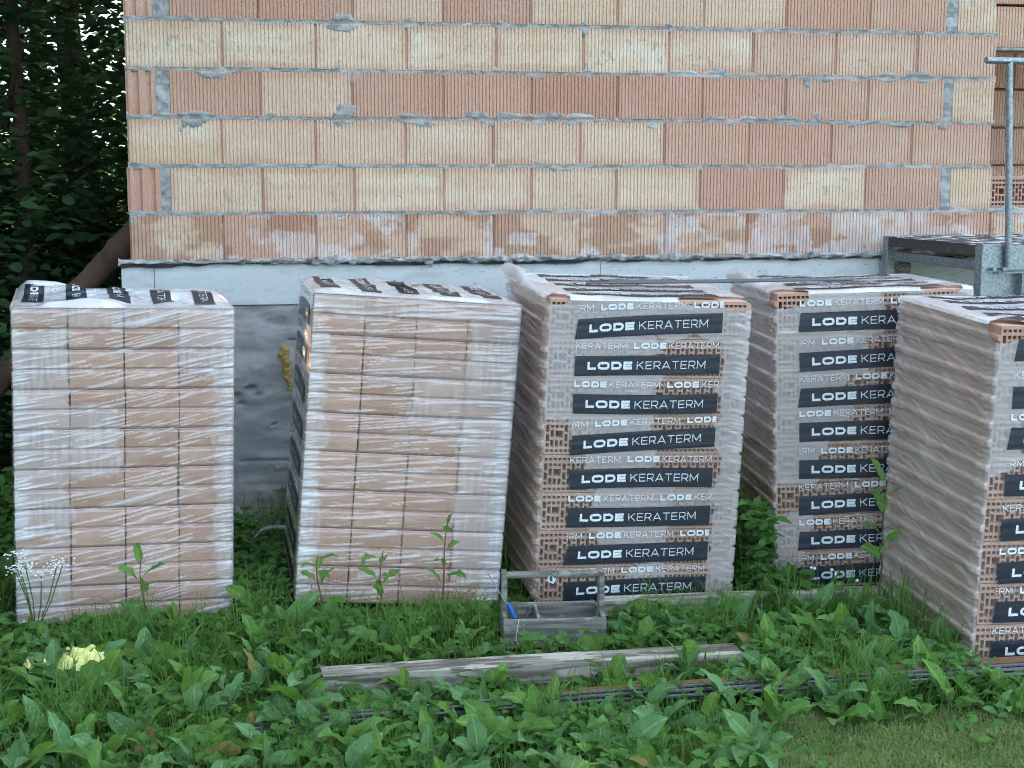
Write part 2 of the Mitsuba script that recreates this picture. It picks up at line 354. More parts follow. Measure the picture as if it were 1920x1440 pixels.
def mortar_upright(x0, x1, z0, z1, seed, base):
    xs_ = np.arange(x0 - 0.02, x1 + 0.02, 0.005)
    zs_ = np.arange(z0, z1, 0.005)
    X, Z = np.meshgrid(xs_, zs_)
    P = np.stack([X * 40, Z * 22, 0 * X + seed], -1)
    w = np.clip(np.maximum(x0 - X, X - x1) / 0.012 + 0.8 * (meshkit.fbm(P * [.5, .6, 1], 2, 6) - 0.5), 0, 1)
    h = (base + 0.014 * (meshkit.fbm(P, 3) - 0.5)) * (1 - w) - 0.008 * w
    return np.stack([X, -h, Z], -1).reshape(-1, 3), grid_faces(len(zs_), len(xs_))
for (a, b, k, base) in ((.149, .214, 4, -.006), (.161, .204, 2, -.007), (.144, .225, 6, -.006), (4.553, 4.596, 4, -.001), (4.557, 4.607, 2, -.001), (4.549, 4.605, 6, -.001)):
    put(house, 'mortar_joint', mikit.ply(mortar_upright(a, b, (k - 1) * CH, (k - 1) * CH + 0.240, a * 7 + k, base), 'm_mortar', smooth=True))

# bedding ledge, bitumen strip, plinth boards, foundation
xs_ = np.arange(-0.07, 5.35, 0.008)
th = np.linspace(-0.2, np.pi + 0.1, 9)
X, A_ = np.meshgrid(xs_, th)
P = np.stack([X * 26, A_ * 3.0, 0 * X], -1)
rr = 0.006 + 0.046 * meshkit.fbm(P, 4) ** 1.5 * (0.35 + 1.3 * meshkit.fbm(np.stack([X * 7, 0 * X, 0 * X], -1), 3))
put(house, 'bedding_mortar', mikit.ply((np.stack([X, 0.004 - rr * np.sin(A_) * 1.5, -0.011 - rr * np.cos(A_) * 0.75], -1).reshape(-1, 3), grid_faces(len(th), len(xs_))), 'm_mortar', smooth=True))
xs_ = np.arange(-0.06, 5.35, 0.012)
zb = -0.0235 - 0.016 * np.clip((meshkit.fbm(np.stack([xs_ * 3, 0 * xs_, 0 * xs_ + 2], -1), 4) - 0.52) * 5, 0, 1)
yb = -0.012 - 0.012 * meshkit.fbm(np.stack([xs_ * 8, 0 * xs_, 0 * xs_ + 5], -1), 3)
V = np.stack([np.stack([xs_, yb * 0 + 0.01, 0 * xs_ - 0.018], -1), np.stack([xs_, yb, 0 * xs_ - 0.019], -1), np.stack([xs_, yb, zb], -1), np.stack([xs_, yb * 0 + 0.01, zb], -1)])
put(house, 'bitumen_strip', mikit.ply((V.reshape(-1, 3), grid_faces(4, len(xs_))), 'm_bitumen'))
for a, b in ((-0.058, 0.110), (0.113, 2.535), (2.538, 4.20), (4.203, 5.6)):
    put(house, 'plinth_board', mikit.ply(bx(a, b, 0.004, 0.07, -0.245, -0.022, 0.002), 'm_plinth'))
xs_ = np.arange(-0.06, 5.62, 0.012)
zs_ = np.arange(-1.75, -0.2455, 0.010)
X, Z = np.meshgrid(xs_, zs_)
P = np.stack([X * 5, Z * 7, 0 * X], -1)
rough = np.where(Z > -0.78, 1.0, np.where(Z > -1.12, 0.35, 1.3))
d = 0.013 * rough * (meshkit.fbm(P * 3, 5) - 0.5) + 0.034 * rough * np.clip(meshkit.fbm(P * [1.5, 2.5, 1], 4, 3) - 0.58, 0, 1)
for zl in (-0.44, -0.76, -1.10):
    zz = Z - zl - 0.012 * (meshkit.fbm(np.stack([X * 6, 0 * X, 0 * X + zl], -1), 3) - 0.5)
    d -= 0.012 * np.exp(-(zz / 0.006) ** 2) * (meshkit.fbm(np.stack([X * 3, 0 * X, 0 * X + zl * 3], -1), 2) > 0.45)
for hx, hz, r_ in ((0.52, -0.74, .02), (0.545, -0.78, .012), (0.46, -0.98, .009), (0.72, -0.90, .006), (0.60, -0.70, .016), (0.64, -0.735, .01)):
    d -= 0.03 * np.exp(-(((X - hx) / (r_ * 1.5)) ** 2 + ((Z - hz) / (r_ * 0.8)) ** 2))
d += 0.02 * np.clip((-1.16 - Z) / 0.1, 0, 1) * meshkit.fbm(P * 2.0, 4, 8)
put(house, 'foundation', mikit.ply((np.stack([X, 0.014 - d, Z], -1).reshape(-1, 3), grid_faces(len(zs_), len(xs_))), 'm_concrete', smooth=True))
put(house, 'foundation_core', mikit.ply(bx(-0.05, 5.6, 0.05, 0.40, -1.8, -0.25), 'm_concrete'))
put(house, 'upper_wall', mikit.ply(bx(0.0, 4.86, 0.002, 0.19, 1.505, 3.6), 'm_block'))
put(house, 'side_wall', mikit.ply(bx(0.0, 0.19, 1.10, 6.0, -1.6, 3.6), 'm_block'))
put(house, 'side_wall', mikit.ply(bx(9.4, 9.6, 0.20, 6.0, -1.6, 3.6), 'm_block'))
put(house, 'back_wall', mikit.ply(bx(0.2, 9.4, 5.8, 6.0, -1.6, 3.6), 'm_block'))
put(house, 'added_shade_slab', mikit.ply(bx(0.2, 9.4, 0.44, 5.8, 2.3, 2.5), 'm_concrete'))  # unseen slab, added to keep the inner bricks in shade
put(house, 'floor_slab', mikit.ply(bx(0.2, 9.4, 0.42, 5.8, -0.3, -0.01), 'm_concrete'))
# right of the opening: lintel wall, blocks set on edge, inner wall further back
for k in range(1, 8):
    for i in range(3):
        x0 = 4.95 + i * 0.49 - (0.24 if k % 2 else 0)
        wall_brick(x0, x0 + 0.485, k, 0.7, y=1.30)
LZ = 1.19
for k in (0, 1, 2):
    for i in range(3):
        wall_brick(4.90 + i * 0.49 - 0.2 * (k % 2), 4.90 + i * 0.49 + 0.486 - 0.2 * (k % 2), 5.76 + k, 0.55, y=0.24)
put(house, 'lintel_bed', mikit.ply(bx(4.88, 6.4, 0.225, 0.43, LZ - 0.018, LZ - 0.002, 0.003), 'm_mortar'))

# ------------------------------------------------------------------ hollow clay block (laid flat, holes facing -y)
BA, BD, BH = 0.455, 0.2325, 0.1757
def block_poly(holes=True, A=BA):
    H = BH - 0.0035
    def ears(sgn, x):
        pts = []
        for zc in ((0.050, 0.122) if sgn < 0 else (0.0445, 0.1305)):
            d, w = (0.012, 0.013) if sgn < 0 else (0.017, 0.0365)
            pts += [(x, zc - w), (x + sgn * d * 0.8, zc - w + 0.003), (x + sgn * d, zc), (x + sgn * d * 0.8, zc + w - 0.003), (x, zc + w)]
        return pts
    r = 0.004
    out = [(r, 0), (A - r, 0), (A, r)] + ears(1, A) + [(A, H - r), (A - r, H), (r, H), (0, H - r)] + ears(-1, 0)[::-1] + [(0, r)]
    P_ = Polygon(out)
    if not holes:
        return P_
    n = 21
    pitch = (A - 0.010) / n
    seq = 'ABCCABABABABABABACCBA'
    hs = []
    mm = lambda y: H * (1 - (y - 200) / 970.0)
    for i, s in enumerate(seq):
        x0, x1 = 0.0055 + i * pitch + 0.0030, 0.0055 + (i + 1) * pitch - 0.0030
        hs += [(x0, x1, mm(350), mm(278)), (x0, x1, mm(1122), mm(1048))]
        if s == 'A':
            hs += [(x0, x1, mm(612), mm(420)), (x0, x1, mm(856), mm(658)), (x0, x1, mm(985), mm(892))]
        elif s == 'B':
            hs += [(x0, x1, mm(502), mm(420)), (x0, x1, mm(742), mm(548)), (x0, x1, mm(982), mm(798))]
        else:
            hs += [(x0, x1, mm(502), mm(420)), (x0, x1, mm(982), mm(815))]
            if seq[i - 1] == 'C':
                hs.append((x0 - pitch + 0.001, x1 - 0.001, mm(752), mm(565)))
    return P_.difference(unary_union([box(a, c, b, d) for a, b, c, d in hs]))
def block_mesh(holes=True, A=BA, depth=BD - 0.006):
    m = poly_mesh(block_poly(holes, A), depth)
    v = np.array(m.vertices)
    m.vertices = np.stack([v[:, 0], v[:, 2], v[:, 1]], -1)
    m.invert()
    return m
def with_tone(m, tone):
    return mikit.ply(m, 'm_block', uv=np.full((len(m.vertices), 2), tone))
HOLED, PLAIN = block_mesh(True), block_mesh(False)
HOLED_PLY = [with_tone(HOLED, t) for t in (0.15, 0.5, 0.85)]
PLAIN_PLY = [with_tone(PLAIN, t) for t in (0.1, 0.5, 0.9)]
for i in range(3):
    put(house, 'hollow_block', HOLED_PLY[i % 3], T().translate([4.878 + i * 0.468, 0.02, 0.262]))

# ------------------------------------------------------------------ lettering
def strokes(ch, w, t):
    i = t / 2
    a, b, lo, hi = i, w - i, i, 1 - i
    m = 0.5
    if ch == 'L':
        return [[(a, 1), (a, lo), (w, lo)]]
    if ch == 'E':
        return [[(w, hi), (a, hi), (a, lo), (w, lo)], [(a, m), (w * 0.94, m)]]
    if ch == 'T':
        return [[(0, hi), (w, hi)], [(w / 2, 1), (w / 2, 0)]]
    if ch == 'K':
        return [[(a, 0), (a, 1)], [(b + i * 0.4, 1.0), (a, 0.40)], [(w * 0.34, 0.58), (b + i * 0.6, 0.0)]]
    if ch == 'A':
        return [[(i * 0.5, 0), (w / 2, 1 - i * 0.6), (w - i * 0.5, 0)], [(w * 0.2, 0.28), (w * 0.8, 0.28)]]
    if ch == 'M':
        return [[(a, 0), (a, hi), (w / 2, 0.22), (b, hi), (b, 0)]]
    if ch == 'R':
        r = [(a, 0), (a, hi), (b - 0.22, hi)] + [(b - 0.22 + 0.22 * math.sin(q), 0.70 + (hi - 0.70) * math.cos(q)) for q in np.linspace(0.2, math.pi - 0.2, 7)] + [(b - 0.22, 0.40), (a, 0.40)]
        return [r, [(w * 0.52, 0.40), (b + i * 0.3, 0)]]
    if ch == 'D':
        rx = min(0.42, w * 0.5)
        r = [(a, lo), (a, hi), (b - rx, hi)] + [(b - rx + rx * math.sin(q), 0.5 + (hi - 0.5) * math.cos(q)) for q in np.linspace(0.15, math.pi - 0.15, 11)] + [(b - rx, lo), (a, lo), (a, 0.5)]
        return [r]
    if ch == 'O':
        n_, r = 3.0, []
        for q in np.linspace(0, 2 * math.pi, 33):
            c_, s_ = math.cos(q), math.sin(q)
            k = 2 / n_
            r.append((w / 2 + (b - a) / 2 * math.copysign(abs(c_) ** k, c_), 0.5 + (hi - lo) / 2 * math.copysign(abs(s_) ** k, s_)))
        return [r]
    return []
def word(txt, height, width, heavy):
    t = 0.30 if heavy else 0.105
    ws = {'L': 1.15, 'O': 1.6, 'D': 1.4, 'E': 1.2, 'K': 1.05, 'R': 1.0, 'A': 1.2, 'T': 1.05, 'M': 1.25}
    if not heavy:
        ws['E'] = 0.92
    gap = 0.22 if heavy else 0.26
    x, out = 0.0, []
    for ch in txt:
        for s in strokes(ch, ws[ch], t):
            out.append(affinity.translate(LineString(s).buffer(t / 2, cap_style='flat', join_style='mitre', mitre_limit=2.0), x, 0))
        x += ws[ch] + gap
    g = unary_union(out).simplify(0.01)
    return affinity.scale(g, width / (x - gap), height, origin=(0, 0))
def shape_tris(g):
    g = segmentize(g, 0.03)
    V, F, n = [], [], 0
    for p in getattr(g, 'geoms', [g]):
        if p.is_empty or p.geom_type != 'Polygon' or p.area < 1e-7:
            continue
        v, f = trimesh.creation.triangulate_polygon(p, engine='earcut')
        V.append(v)
        F.append(f + n)
        n += len(v)
    return (np.vstack(V), np.vstack(F)) if V else None
def brand_text(h, w_lode, w_ker, gap):
    a = word('LODE', h, w_lode, True)
    b = affinity.translate(word('KERATERM', h, w_ker, False), w_lode + gap, 0)
    return a, b
def row_text(kind, u0, u1, vc, h, s=1.0):
    w1, w2, g1, g2 = 0.150 * s, 0.232 * s, 0.014 * s, 0.034 * s
    L_, K_ = word('LODE', h, w1, True), word('KERATERM', h, w2, False)
    unit = w1 + g1 + w2 + g2
    start = {0: u0 - (unit - 0.105 * s), 1: u0 - (w1 + g1), 2: u0}[kind % 3]
    parts = []
    for r in range(4):
        x = start + r * unit
        parts += [affinity.translate(L_, x, vc - h / 2), affinity.translate(K_, x + w1 + g1, vc - h / 2)]
    return unary_union(parts).intersection(box(u0, -9, u1, 9))

# ------------------------------------------------------------------ wrapped stacks of blocks
N3 = lambda u, v, s, o=3, sd=0: meshkit.fbm(np.stack([u, v, 0 * u + s], -1), o, sd)
def tongue(v, right):
    f = v % BH
    hw = 0.0365 if right else 0.013
    return sum(sst(hw + (0.005 if right else 0.009), hw - 0.003, np.abs(f - c)) for c in ((0.0445, 0.1305) if right else (0.050, 0.122)))
def layer_bulge(v):
    f = (v / BH) % 1.0
    return 0.0035 * np.sin(np.pi * f) ** 0.6
def sst(a, b, x):
    t = np.clip((x - a) / (b - a), 0, 1)
    return t * t * (3 - 2 * t)
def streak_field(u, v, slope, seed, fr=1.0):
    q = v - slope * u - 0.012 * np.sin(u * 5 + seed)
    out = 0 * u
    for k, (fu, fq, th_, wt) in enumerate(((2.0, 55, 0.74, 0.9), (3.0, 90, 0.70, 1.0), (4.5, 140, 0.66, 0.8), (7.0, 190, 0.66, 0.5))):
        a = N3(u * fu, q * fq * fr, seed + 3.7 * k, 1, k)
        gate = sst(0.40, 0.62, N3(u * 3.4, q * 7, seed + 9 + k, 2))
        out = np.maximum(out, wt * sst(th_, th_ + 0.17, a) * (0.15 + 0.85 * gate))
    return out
def rects(u, v, seed, L_, soft=0.007):
    m = 0 * u
    e = (N3(u * 9, v * 16, seed, 4) - 0.5) * 0.10
    for (a, b, c, d, w) in L_:
        k = np.minimum(np.minimum(u - a, b - u), np.minimum(v - c, d - v)) + e
        m = np.maximum(m, w * sst(-soft, soft, k))
    return m
def end_face(u, v, spec):
    """wrinkled film over the grooved block ends: (offset, milkiness with painted glints)"""
    W_ = spec['width']
    s = streak_field(u, v, spec['slope'], spec['seed'], spec.get('fr', 1.0))
    mk = rects(u, v, spec['seed'] + 2, spec['milk'])
    m = spec.get('base', 0.03) + mk * spec.get('mf', 0.42) * (0.75 + spec.get('knit', 0.0) * sst(0.35, 0.7, N3(u * 85, v * 7, spec['seed'], 2)) * sst(0.4, 0.6, N3(u * 9, v * 14, 6.0, 2)) + 0.5 * N3(u * 3, (v - spec['slope'] * u) * 34, spec['seed'] + 3, 3)) + spec['glint_streak'] * s  # streaks stand for sky reflections in the wrinkles, painted into the milkiness
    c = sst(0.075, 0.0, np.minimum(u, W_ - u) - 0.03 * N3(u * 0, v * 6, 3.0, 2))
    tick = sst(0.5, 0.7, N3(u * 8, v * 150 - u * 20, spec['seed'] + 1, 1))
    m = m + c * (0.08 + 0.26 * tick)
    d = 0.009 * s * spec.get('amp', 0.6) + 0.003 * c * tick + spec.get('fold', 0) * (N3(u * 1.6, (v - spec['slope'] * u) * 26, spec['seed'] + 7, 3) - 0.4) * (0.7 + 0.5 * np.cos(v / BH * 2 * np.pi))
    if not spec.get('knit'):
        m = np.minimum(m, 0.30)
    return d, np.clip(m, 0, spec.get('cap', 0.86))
def hole_face(u, v, spec):
    W_ = spec['width']
    m = 0.03 + 0.55 * rects(u, v, spec['seed'], spec['milk'])
    c = sst(W_ - 0.075, W_ - 0.02, u + 0.03 * (N3(u * 0, v * 8, 2.0, 2) - 0.5))
    tick = sst(0.5, 0.72, N3(u * 9, v * 120 + u * 30, spec['seed'] + 1, 1))
    m = m + c * 0.22 * tick + 0.03 * N3(u * 40, v * 60, 1.0, 2)
    d = 0.0016 * c * tick + 0.0008 * N3(u * 3, v * 60, spec['seed'], 2)
    return d, np.clip(m, 0, 0.8)
def make_pallet(name_label, pose, nA_W, seed, ends, hole, tilt_view, front_is_end, band_v, text_kind, u_band, torn=(), top_m=0.60, hump_h=0.045, roll=False, group='wrapped stacks of clay blocks'):
    """canonical frame: hole faces at y=0 and y=D, grooved ends at x=0 and x=W"""
    R_ = np.random.default_rng(seed)
    W, D, H = 2 * (BA + 0.001), 4 * BD, 8 * BH
    x, y, z, yaw, tx, ty = pose
    M = T().translate([x, y, z]).rotate([0, 0, 1], math.degrees(yaw)).rotate([0, 1, 0], math.degrees(ty)).rotate([1, 0, 0], math.degrees(tx))
    if front_is_end:
        M = M @ T().translate([0, W, 0]).rotate([0, 0, 1], -90)
    st = thing('wrapped_block_stack', name_label, 'brick pallet', group)
    # blocks
    for l in range(8):
        dx, dy = R_.normal(0, 0.0022), R_.normal(0, 0.0022)
        for i in range(2):
            for j in range(4):
                vis = (j == 0) or (l == 7) or (i == (1 if front_is_end else 0))
                if not vis:
                    continue
                holed = j == 0
                pl = (HOLED_PLY if holed else PLAIN_PLY)[int(R_.integers(0, 3))]
                jx, jy = R_.normal(0, 0.0012), R_.normal(0, 0.0012)
                put(st, 'brick', pl, M @ T().translate([i * (BA + 0.001) + dx + jx, j * BD + dy + jy, l * BH]))
    # film round the sides
    cols = []
    e0, e1 = 0.007, 0.0198
    fine = 0.008
    for u in np.arange(0.0, W + 1e-6, fine):
        cols.append((u, -e0, 0, -1, 'f', u))
    for a in (22, 45, 68):
        c_, s_ = math.cos(math.radians(a)), math.sin(math.radians(a))
        cols.append((W + e1 * s_, -e0 * c_, s_, -c_, 'f', W))
    for u in np.arange(0.0, D + 1e-6, fine if front_is_end else 0.05):
        cols.append((W + e1, u, 1, 0, 'r', u))
    for a in (30, 60):
        c_, s_ = math.cos(math.radians(a)), math.sin(math.radians(a))
        cols.append((W + e1 * c_, D + e0 * s_, c_, s_, 'b', 0))
    for u in np.arange(0.0, W + 1e-6, 0.05):
        cols.append((W - u, D + e0, 0, 1, 'b', u))
    for u in np.arange(0.0, D + 1e-6, 0.05 if front_is_end else fine):
        cols.append((-e1, D - u, -1, 0, 'l', u))
    for a in (22, 45, 68):
        c_, s_ = math.cos(math.radians(a)), math.sin(math.radians(a))
        cols.append((-e1 * c_, -e0 * s_, -c_, -s_, 'l', D))
    cols.append(cols[0])
    vs = np.arange(0.02, H + 0.0095, 0.0042)
    nC, nR = len(cols), len(vs)
    face = np.array([c[4] for c in cols])
    U = np.broadcast_to(np.array([c[5] for c in cols], float)[None], (nR, nC))
    Vv = np.broadcast_to(vs[:, None], (nR, nC))
    d, m = np.zeros((nR, nC)), np.full((nR, nC), 0.35)
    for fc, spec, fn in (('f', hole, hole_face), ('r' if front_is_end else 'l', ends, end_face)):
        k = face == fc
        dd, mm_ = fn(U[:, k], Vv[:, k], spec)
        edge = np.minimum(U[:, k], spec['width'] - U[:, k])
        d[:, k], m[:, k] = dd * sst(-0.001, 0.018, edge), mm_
    nx_ = np.array([c[2] for c in cols])[None]
    sag = 0.0105 * (0.5 + 0.75 * N3(U * 3, Vv * 7, seed + 2.0, 2))
    d = d + layer_bulge(Vv) * 0.35 - sag * ((1 - tongue(Vv, True)) * np.clip(nx_, 0, 1) + (1 - tongue(Vv, False)) * np.clip(-nx_, 0, 1))
    px = np.array([c[0] for c in cols])[None] + np.array([c[2] for c in cols])[None] * d
    py = np.array([c[1] for c in cols])[None] + np.array([c[3] for c in cols])[None] * d
    pts = np.stack([px, py, Vv], -1).reshape(-1, 3)
    q = grid_faces(nR, nC)
    ctr = pts[q].mean(1)
    keep = np.ones(len(q), bool)
    for (hx, hy, hz, rx, ry, rz) in torn:
        keep &= ((ctr[:, 0] - hx) / rx) ** 2 + ((ctr[:, 1] - hy) / ry) ** 2 + ((ctr[:, 2] - hz) / rz) ** 2 > 1 + 0.3 * (meshkit.noise(ctr * 40) - 0.5)
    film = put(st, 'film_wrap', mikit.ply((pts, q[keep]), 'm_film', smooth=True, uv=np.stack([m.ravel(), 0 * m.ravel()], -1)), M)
    # film hood over the top
    gx, gy = np.arange(-0.02, W + 0.021, 0.012), np.arange(-0.012, D + 0.013, 0.012)
    X, Y = np.meshgrid(gx, gy)
    hump = hump_h * np.clip(N3(X * 4, Y * 3, seed, 3) - 0.40, 0, 1) + 0.006 * N3(X * 14, Y * 9, seed + 3, 3)
    edge = np.minimum(np.minimum(X + 0.02, W + 0.02 - X), np.minimum(Y + 0.012, D + 0.012 - Y))
    Zt = H + 0.005 + hump * sst(0, 0.06, edge) - 0.012 * (edge < 0.004)
    mt = np.clip(top_m + 0.5 * sst(0.5, 0.75, N3(X * 7, Y * 7, seed + 5, 3)), 0, 0.9)
    pts2 = np.stack([X, Y, Zt], -1).reshape(-1, 3)
    q2 = grid_faces(len(gy), len(gx))
    ctr = pts2[q2].mean(1)
    keep = np.ones(len(q2), bool)
    for (hx, hy, hz, rx, ry, rz) in torn:
        keep &= ((ctr[:, 0] - hx) / rx) ** 2 + ((ctr[:, 1] - hy) / ry) ** 2 + ((ctr[:, 2] - hz) / rz) ** 2 > 1
    put(st, 'film_hood', mikit.ply((pts2, q2[keep]), 'm_film', smooth=True, uv=np.stack([mt.ravel(), 0 * mt.ravel()], -1)), M)
    topz = lambda u, w: np.interp(0, [0, 1], [0, 0]) + H + 0.005 + (hump_h * np.clip(N3(u * 4, w * 3, seed, 3) - 0.40, 0, 1) + 0.006 * N3(u * 14, w * 9, seed + 3, 3)) * sst(0, 0.06, np.minimum(np.minimum(u + 0.02, W + 0.02 - u), np.minimum(w + 0.012, D + 0.012 - w)))
    if roll:
        t_ = np.linspace(0, 1, 50)
        P_ = np.stack([-0.012 + 0.012 * np.sin(t_ * 7), D + 0.02 - t_ * (D - 0.10), H + 0.008 + 0.012 * np.sin(t_ * 5) + 0.02 * (1 - t_)], -1)
        tm = tube(P_, 0.010 + 0.020 * (1 - t_) ** 0.7, 20, True)
        tm.vertices = np.array(tm.vertices) + 0.012 * (meshkit.fbm(np.array(tm.vertices) * [60, 12, 60], 3) - 0.5)[:, None] * np.array([1, 0.3, 1])
        put(st, 'film_roll', mikit.ply(tm, 'm_film', smooth=True, uv=np.stack([np.full(len(tm.vertices), 0.55), np.zeros(len(tm.vertices))], -1)), M)
    # printed bands with lettering
    u0, u1 = u_band
    bh = 0.090
    def on_front(u, v, off):
        return np.stack([u, -(e0 + layer_bulge(v) * 0.35 + 0.0012 + off), v], -1)
    for bi, vc in enumerate(band_v):
        if vc - bh / 2 < 0.01:
            continue
        n1, n2 = 56, 11
        sl = R_.normal(0.004, 0.006)
        lean = R_.normal(0.0, 0.010) + (0.012 if bi == 0 else 0)
        uu, vv = np.meshgrid(np.linspace(0, 1, n1), np.linspace(-0.5, 0.5, n2))
        bow = lambda a: 0.006 * np.sin(np.pi * a) * R0 + sl * (a - 0.5) * 2
        R0 = R_.normal(0.3, 0.6)
        ub, vb = u0 + (u1 - u0) * uu + lean * vv * (1 - uu), vc + bh * vv + bow(uu)
        wr = 0.0030 * (N3(uu * 4, vv * 16, seed + bi * 3.0, 3) - 0.4) * sst(0, 0.1, 0.5 - np.abs(vv))
        bk = put(st, 'printed_band', mikit.ply((on_front(ub, vb, 0.0012 + wr).reshape(-1, 3), grid_faces(n2, n1)), 'm_print_dark', smooth=True), M)
        bw = u1 - u0
        a, b = brand_text(0.036, 0.305 * bw, 0.475 * bw, 0.032 * bw)
        g = affinity.translate(unary_union([a, b]), u0 + 0.085 * bw, vc - 0.0175)
        v_, f_ = shape_tris(g)
        aa = (v_[:, 0] - u0) / bw
        put(bk, 'lettering', mikit.ply((on_front(v_[:, 0] + 0 * aa, v_[:, 1] + bow(aa), 0.0032), f_), 'm_print_white'), M)
        g = row_text(text_kind + bi, u0, u1, vc + 0.0885, 0.0275)
        tr = shape_tris(g)
        if tr is not None and vc + 0.1 < H:
            v_, f_ = tr
            aa = (v_[:, 0] - u0) / bw
            put(film, 'lettering', mikit.ply((on_front(v_[:, 0], v_[:, 1] + 0.7 * bow(aa), 0.0030), f_), 'm_print_white'), M)
    for bi in range(5):
        yc = 0.08 + bi * 0.186
        n1, n2 = 40, 7
        uu, vv = np.meshgrid(np.linspace(u0, u1, n1), np.linspace(yc - 0.045, yc + 0.045, n2))
        bk = put(st, 'printed_band', mikit.ply((np.stack([uu, vv, topz(uu, vv) + 0.0025], -1).reshape(-1, 3), grid_faces(n2, n1)), 'm_print_dark', smooth=True), M)
        bw = u1 - u0
        a, b = brand_text(0.036, 0.305 * bw, 0.475 * bw, 0.032 * bw)
        g = affinity.translate(unary_union([a, b]), u0 + 0.085 * bw, yc - 0.0175)
        v_, f_ = shape_tris(g)
        put(bk, 'lettering', mikit.ply((np.stack([v_[:, 0], v_[:, 1], topz(v_[:, 0], v_[:, 1]) + 0.0055], -1), f_), 'm_print_white'), M)
        g = row_text(bi, u0, u1, yc + 0.093, 0.0275)
        tr = shape_tris(g)
        if tr is not None and yc + 0.12 < D:
            v_, f_ = tr
            put(film, 'lettering', mikit.ply((np.stack([v_[:, 0], v_[:, 1], topz(v_[:, 0], v_[:, 1]) + 0.0055], -1), f_), 'm_print_white'), M)
    return st
WEND, WHOL = 4 * BD, 2 * (BA + 0.001)
HZ = 8 * BH
FULL = [1.288, 1.112, 0.938, 0.764, 0.590, 0.414, 0.240, 0.070]
milk1 = [(-.1, .235, .40, 1.33, .50), (.20, .45, .66, .99, .42), (-.1, .20, .33, .37, .4), (-.1, .21, .02, .27, .48), (.84, 1.1, -.1, 1.3, .30), (.70, 1.1, 1.12, 1.40, .42), (-.1, 1.1, 1.335, 1.5, .35)]
milk2 = [(.70, 1.1, .12, 1.5, .44), (.83, 1.1, -.1, 1.5, .55), (-.1, .075, -.1, 1.25, .40), (.26, .75, 1.00, 1.16, .28), (.46, .75, .86, 1.05, .32), (-.1, 1.1, 1.32, 1.5, .38), (.28, .36, .13, .155, .5), (.28, .36, .20, .215, .4)]
milk3 = [(-.1, 1.1, 1.235, 1.5, .50), (-.1, .50, 1.05, 1.3, .48), (.80, 1.1, -.1, 1.5, .50), (-.1, .52, .885, 1.10, .46), (.13, .50, .70, .93, .44), (.20, .50, .53, .74, .40), (.24, .60, .36, .57, .44), (.27, .60, .19, .40, .44), (.42, .60, -.1, .20, .40), (.60, .82, .45, .55, .3)]
milk4 = [(-.1, .50, 1.20, 1.5, .50), (-.1, .22, .50, 1.3, .48), (.1, .42, 1.02, 1.22, .44), (.15, .34, .80, 1.05, .42), (-.1, .17, .22, .36, .46), (-.1, .12, .05, .25, .4), (.6, 1.0, 1.30, 1.5, .3)]
milk5 = [(-.1, .5, 1.02, 1.5, .5), (-.1, .12, .80, 1.1, .46), (.2, .6, .7, .85, .4)]
left_big = [(-.1, 1.1, -.1, 1.5, .08)]
make_pallet('stack of clay blocks in clear wrap milky down its left side, leftmost of the five', (-0.453, -1.494, -1.501, 0.10, 0.0, 0.029), 0, 11,
            dict(width=WEND, slope=0.20, seed=3.0, milk=milk1, glint_streak=0.38, amp=0.7, knit=0.5), dict(width=WHOL, seed=4.0, milk=milk4), 0, True, FULL, 0, (0.11, 0.80), hump_h=0.12)
make_pallet('leaning stack of clay blocks in clear wrap beside the bare concrete, second from the left', (0.757, -1.50, -1.45, 0.016, -0.006, 0.080), 0, 12,
            dict(width=WEND, slope=0.05, seed=23.0, milk=milk2, glint_streak=0.38, amp=0.7, knit=0.5), dict(width=WHOL, seed=24.0, milk=[(-.1, 1.1, -.1, 1.5, .12)]), 0, True, FULL, 1, (0.11, 0.80))
make_pallet('clay block stack with eight full dark printed bands, middle of the five', (1.836, -1.68, -1.466, 0.010, 0.030, 0.033), 0, 13,
            dict(width=WEND, slope=-0.10, seed=33.0, milk=left_big, glint_streak=0.09, amp=0.5, fr=0.9, fold=0.020), dict(width=WHOL, seed=34.0, milk=milk3), 0, False, FULL, 0, (0.122, 0.795),
            torn=[(.88, 0, HZ + 0.004, .30, .08, .045), (.03, -0.01, HZ, .06, .05, .03)], roll=True)
make_pallet('clay block stack with printed bands half hidden behind the front right stack', (3.020, -1.585, -1.476, -0.115, -0.02, -0.024), 0, 14,
            dict(width=WEND, slope=-0.16, seed=43.0, milk=left_big, glint_streak=0.09, amp=0.5, fr=0.9, fold=0.020), dict(width=WHOL, seed=44.0, milk=milk4), 0, False, [1.266, 1.089, .917, .745, .572, .40, .232, .062], 2, (0.105, 0.80),
            torn=[(.02, 0, HZ - .015, .13, .08, .06), (.78, 0, HZ + .003, .10, .08, .03)], roll=True)
make_pallet('clay block stack in brownish creased wrap nearest the camera at the right edge', (3.447, -2.698, -1.502, -0.02, 0.022, 0.022), 0, 15,
            dict(width=WEND, slope=-0.24, seed=53.0, milk=[(-.1, 1.1, -.1, 1.5, .30)], glint_streak=0.15, amp=0.5, fr=0.9, fold=0.022), dict(width=WHOL, seed=54.0, milk=milk5), 0, False, [1.31, 1.125, .948, .765, .585, .408, .236, .066], 0, (0.070, 0.80),
            torn=[(.02, 0, HZ - .01, .10, .08, .06)])

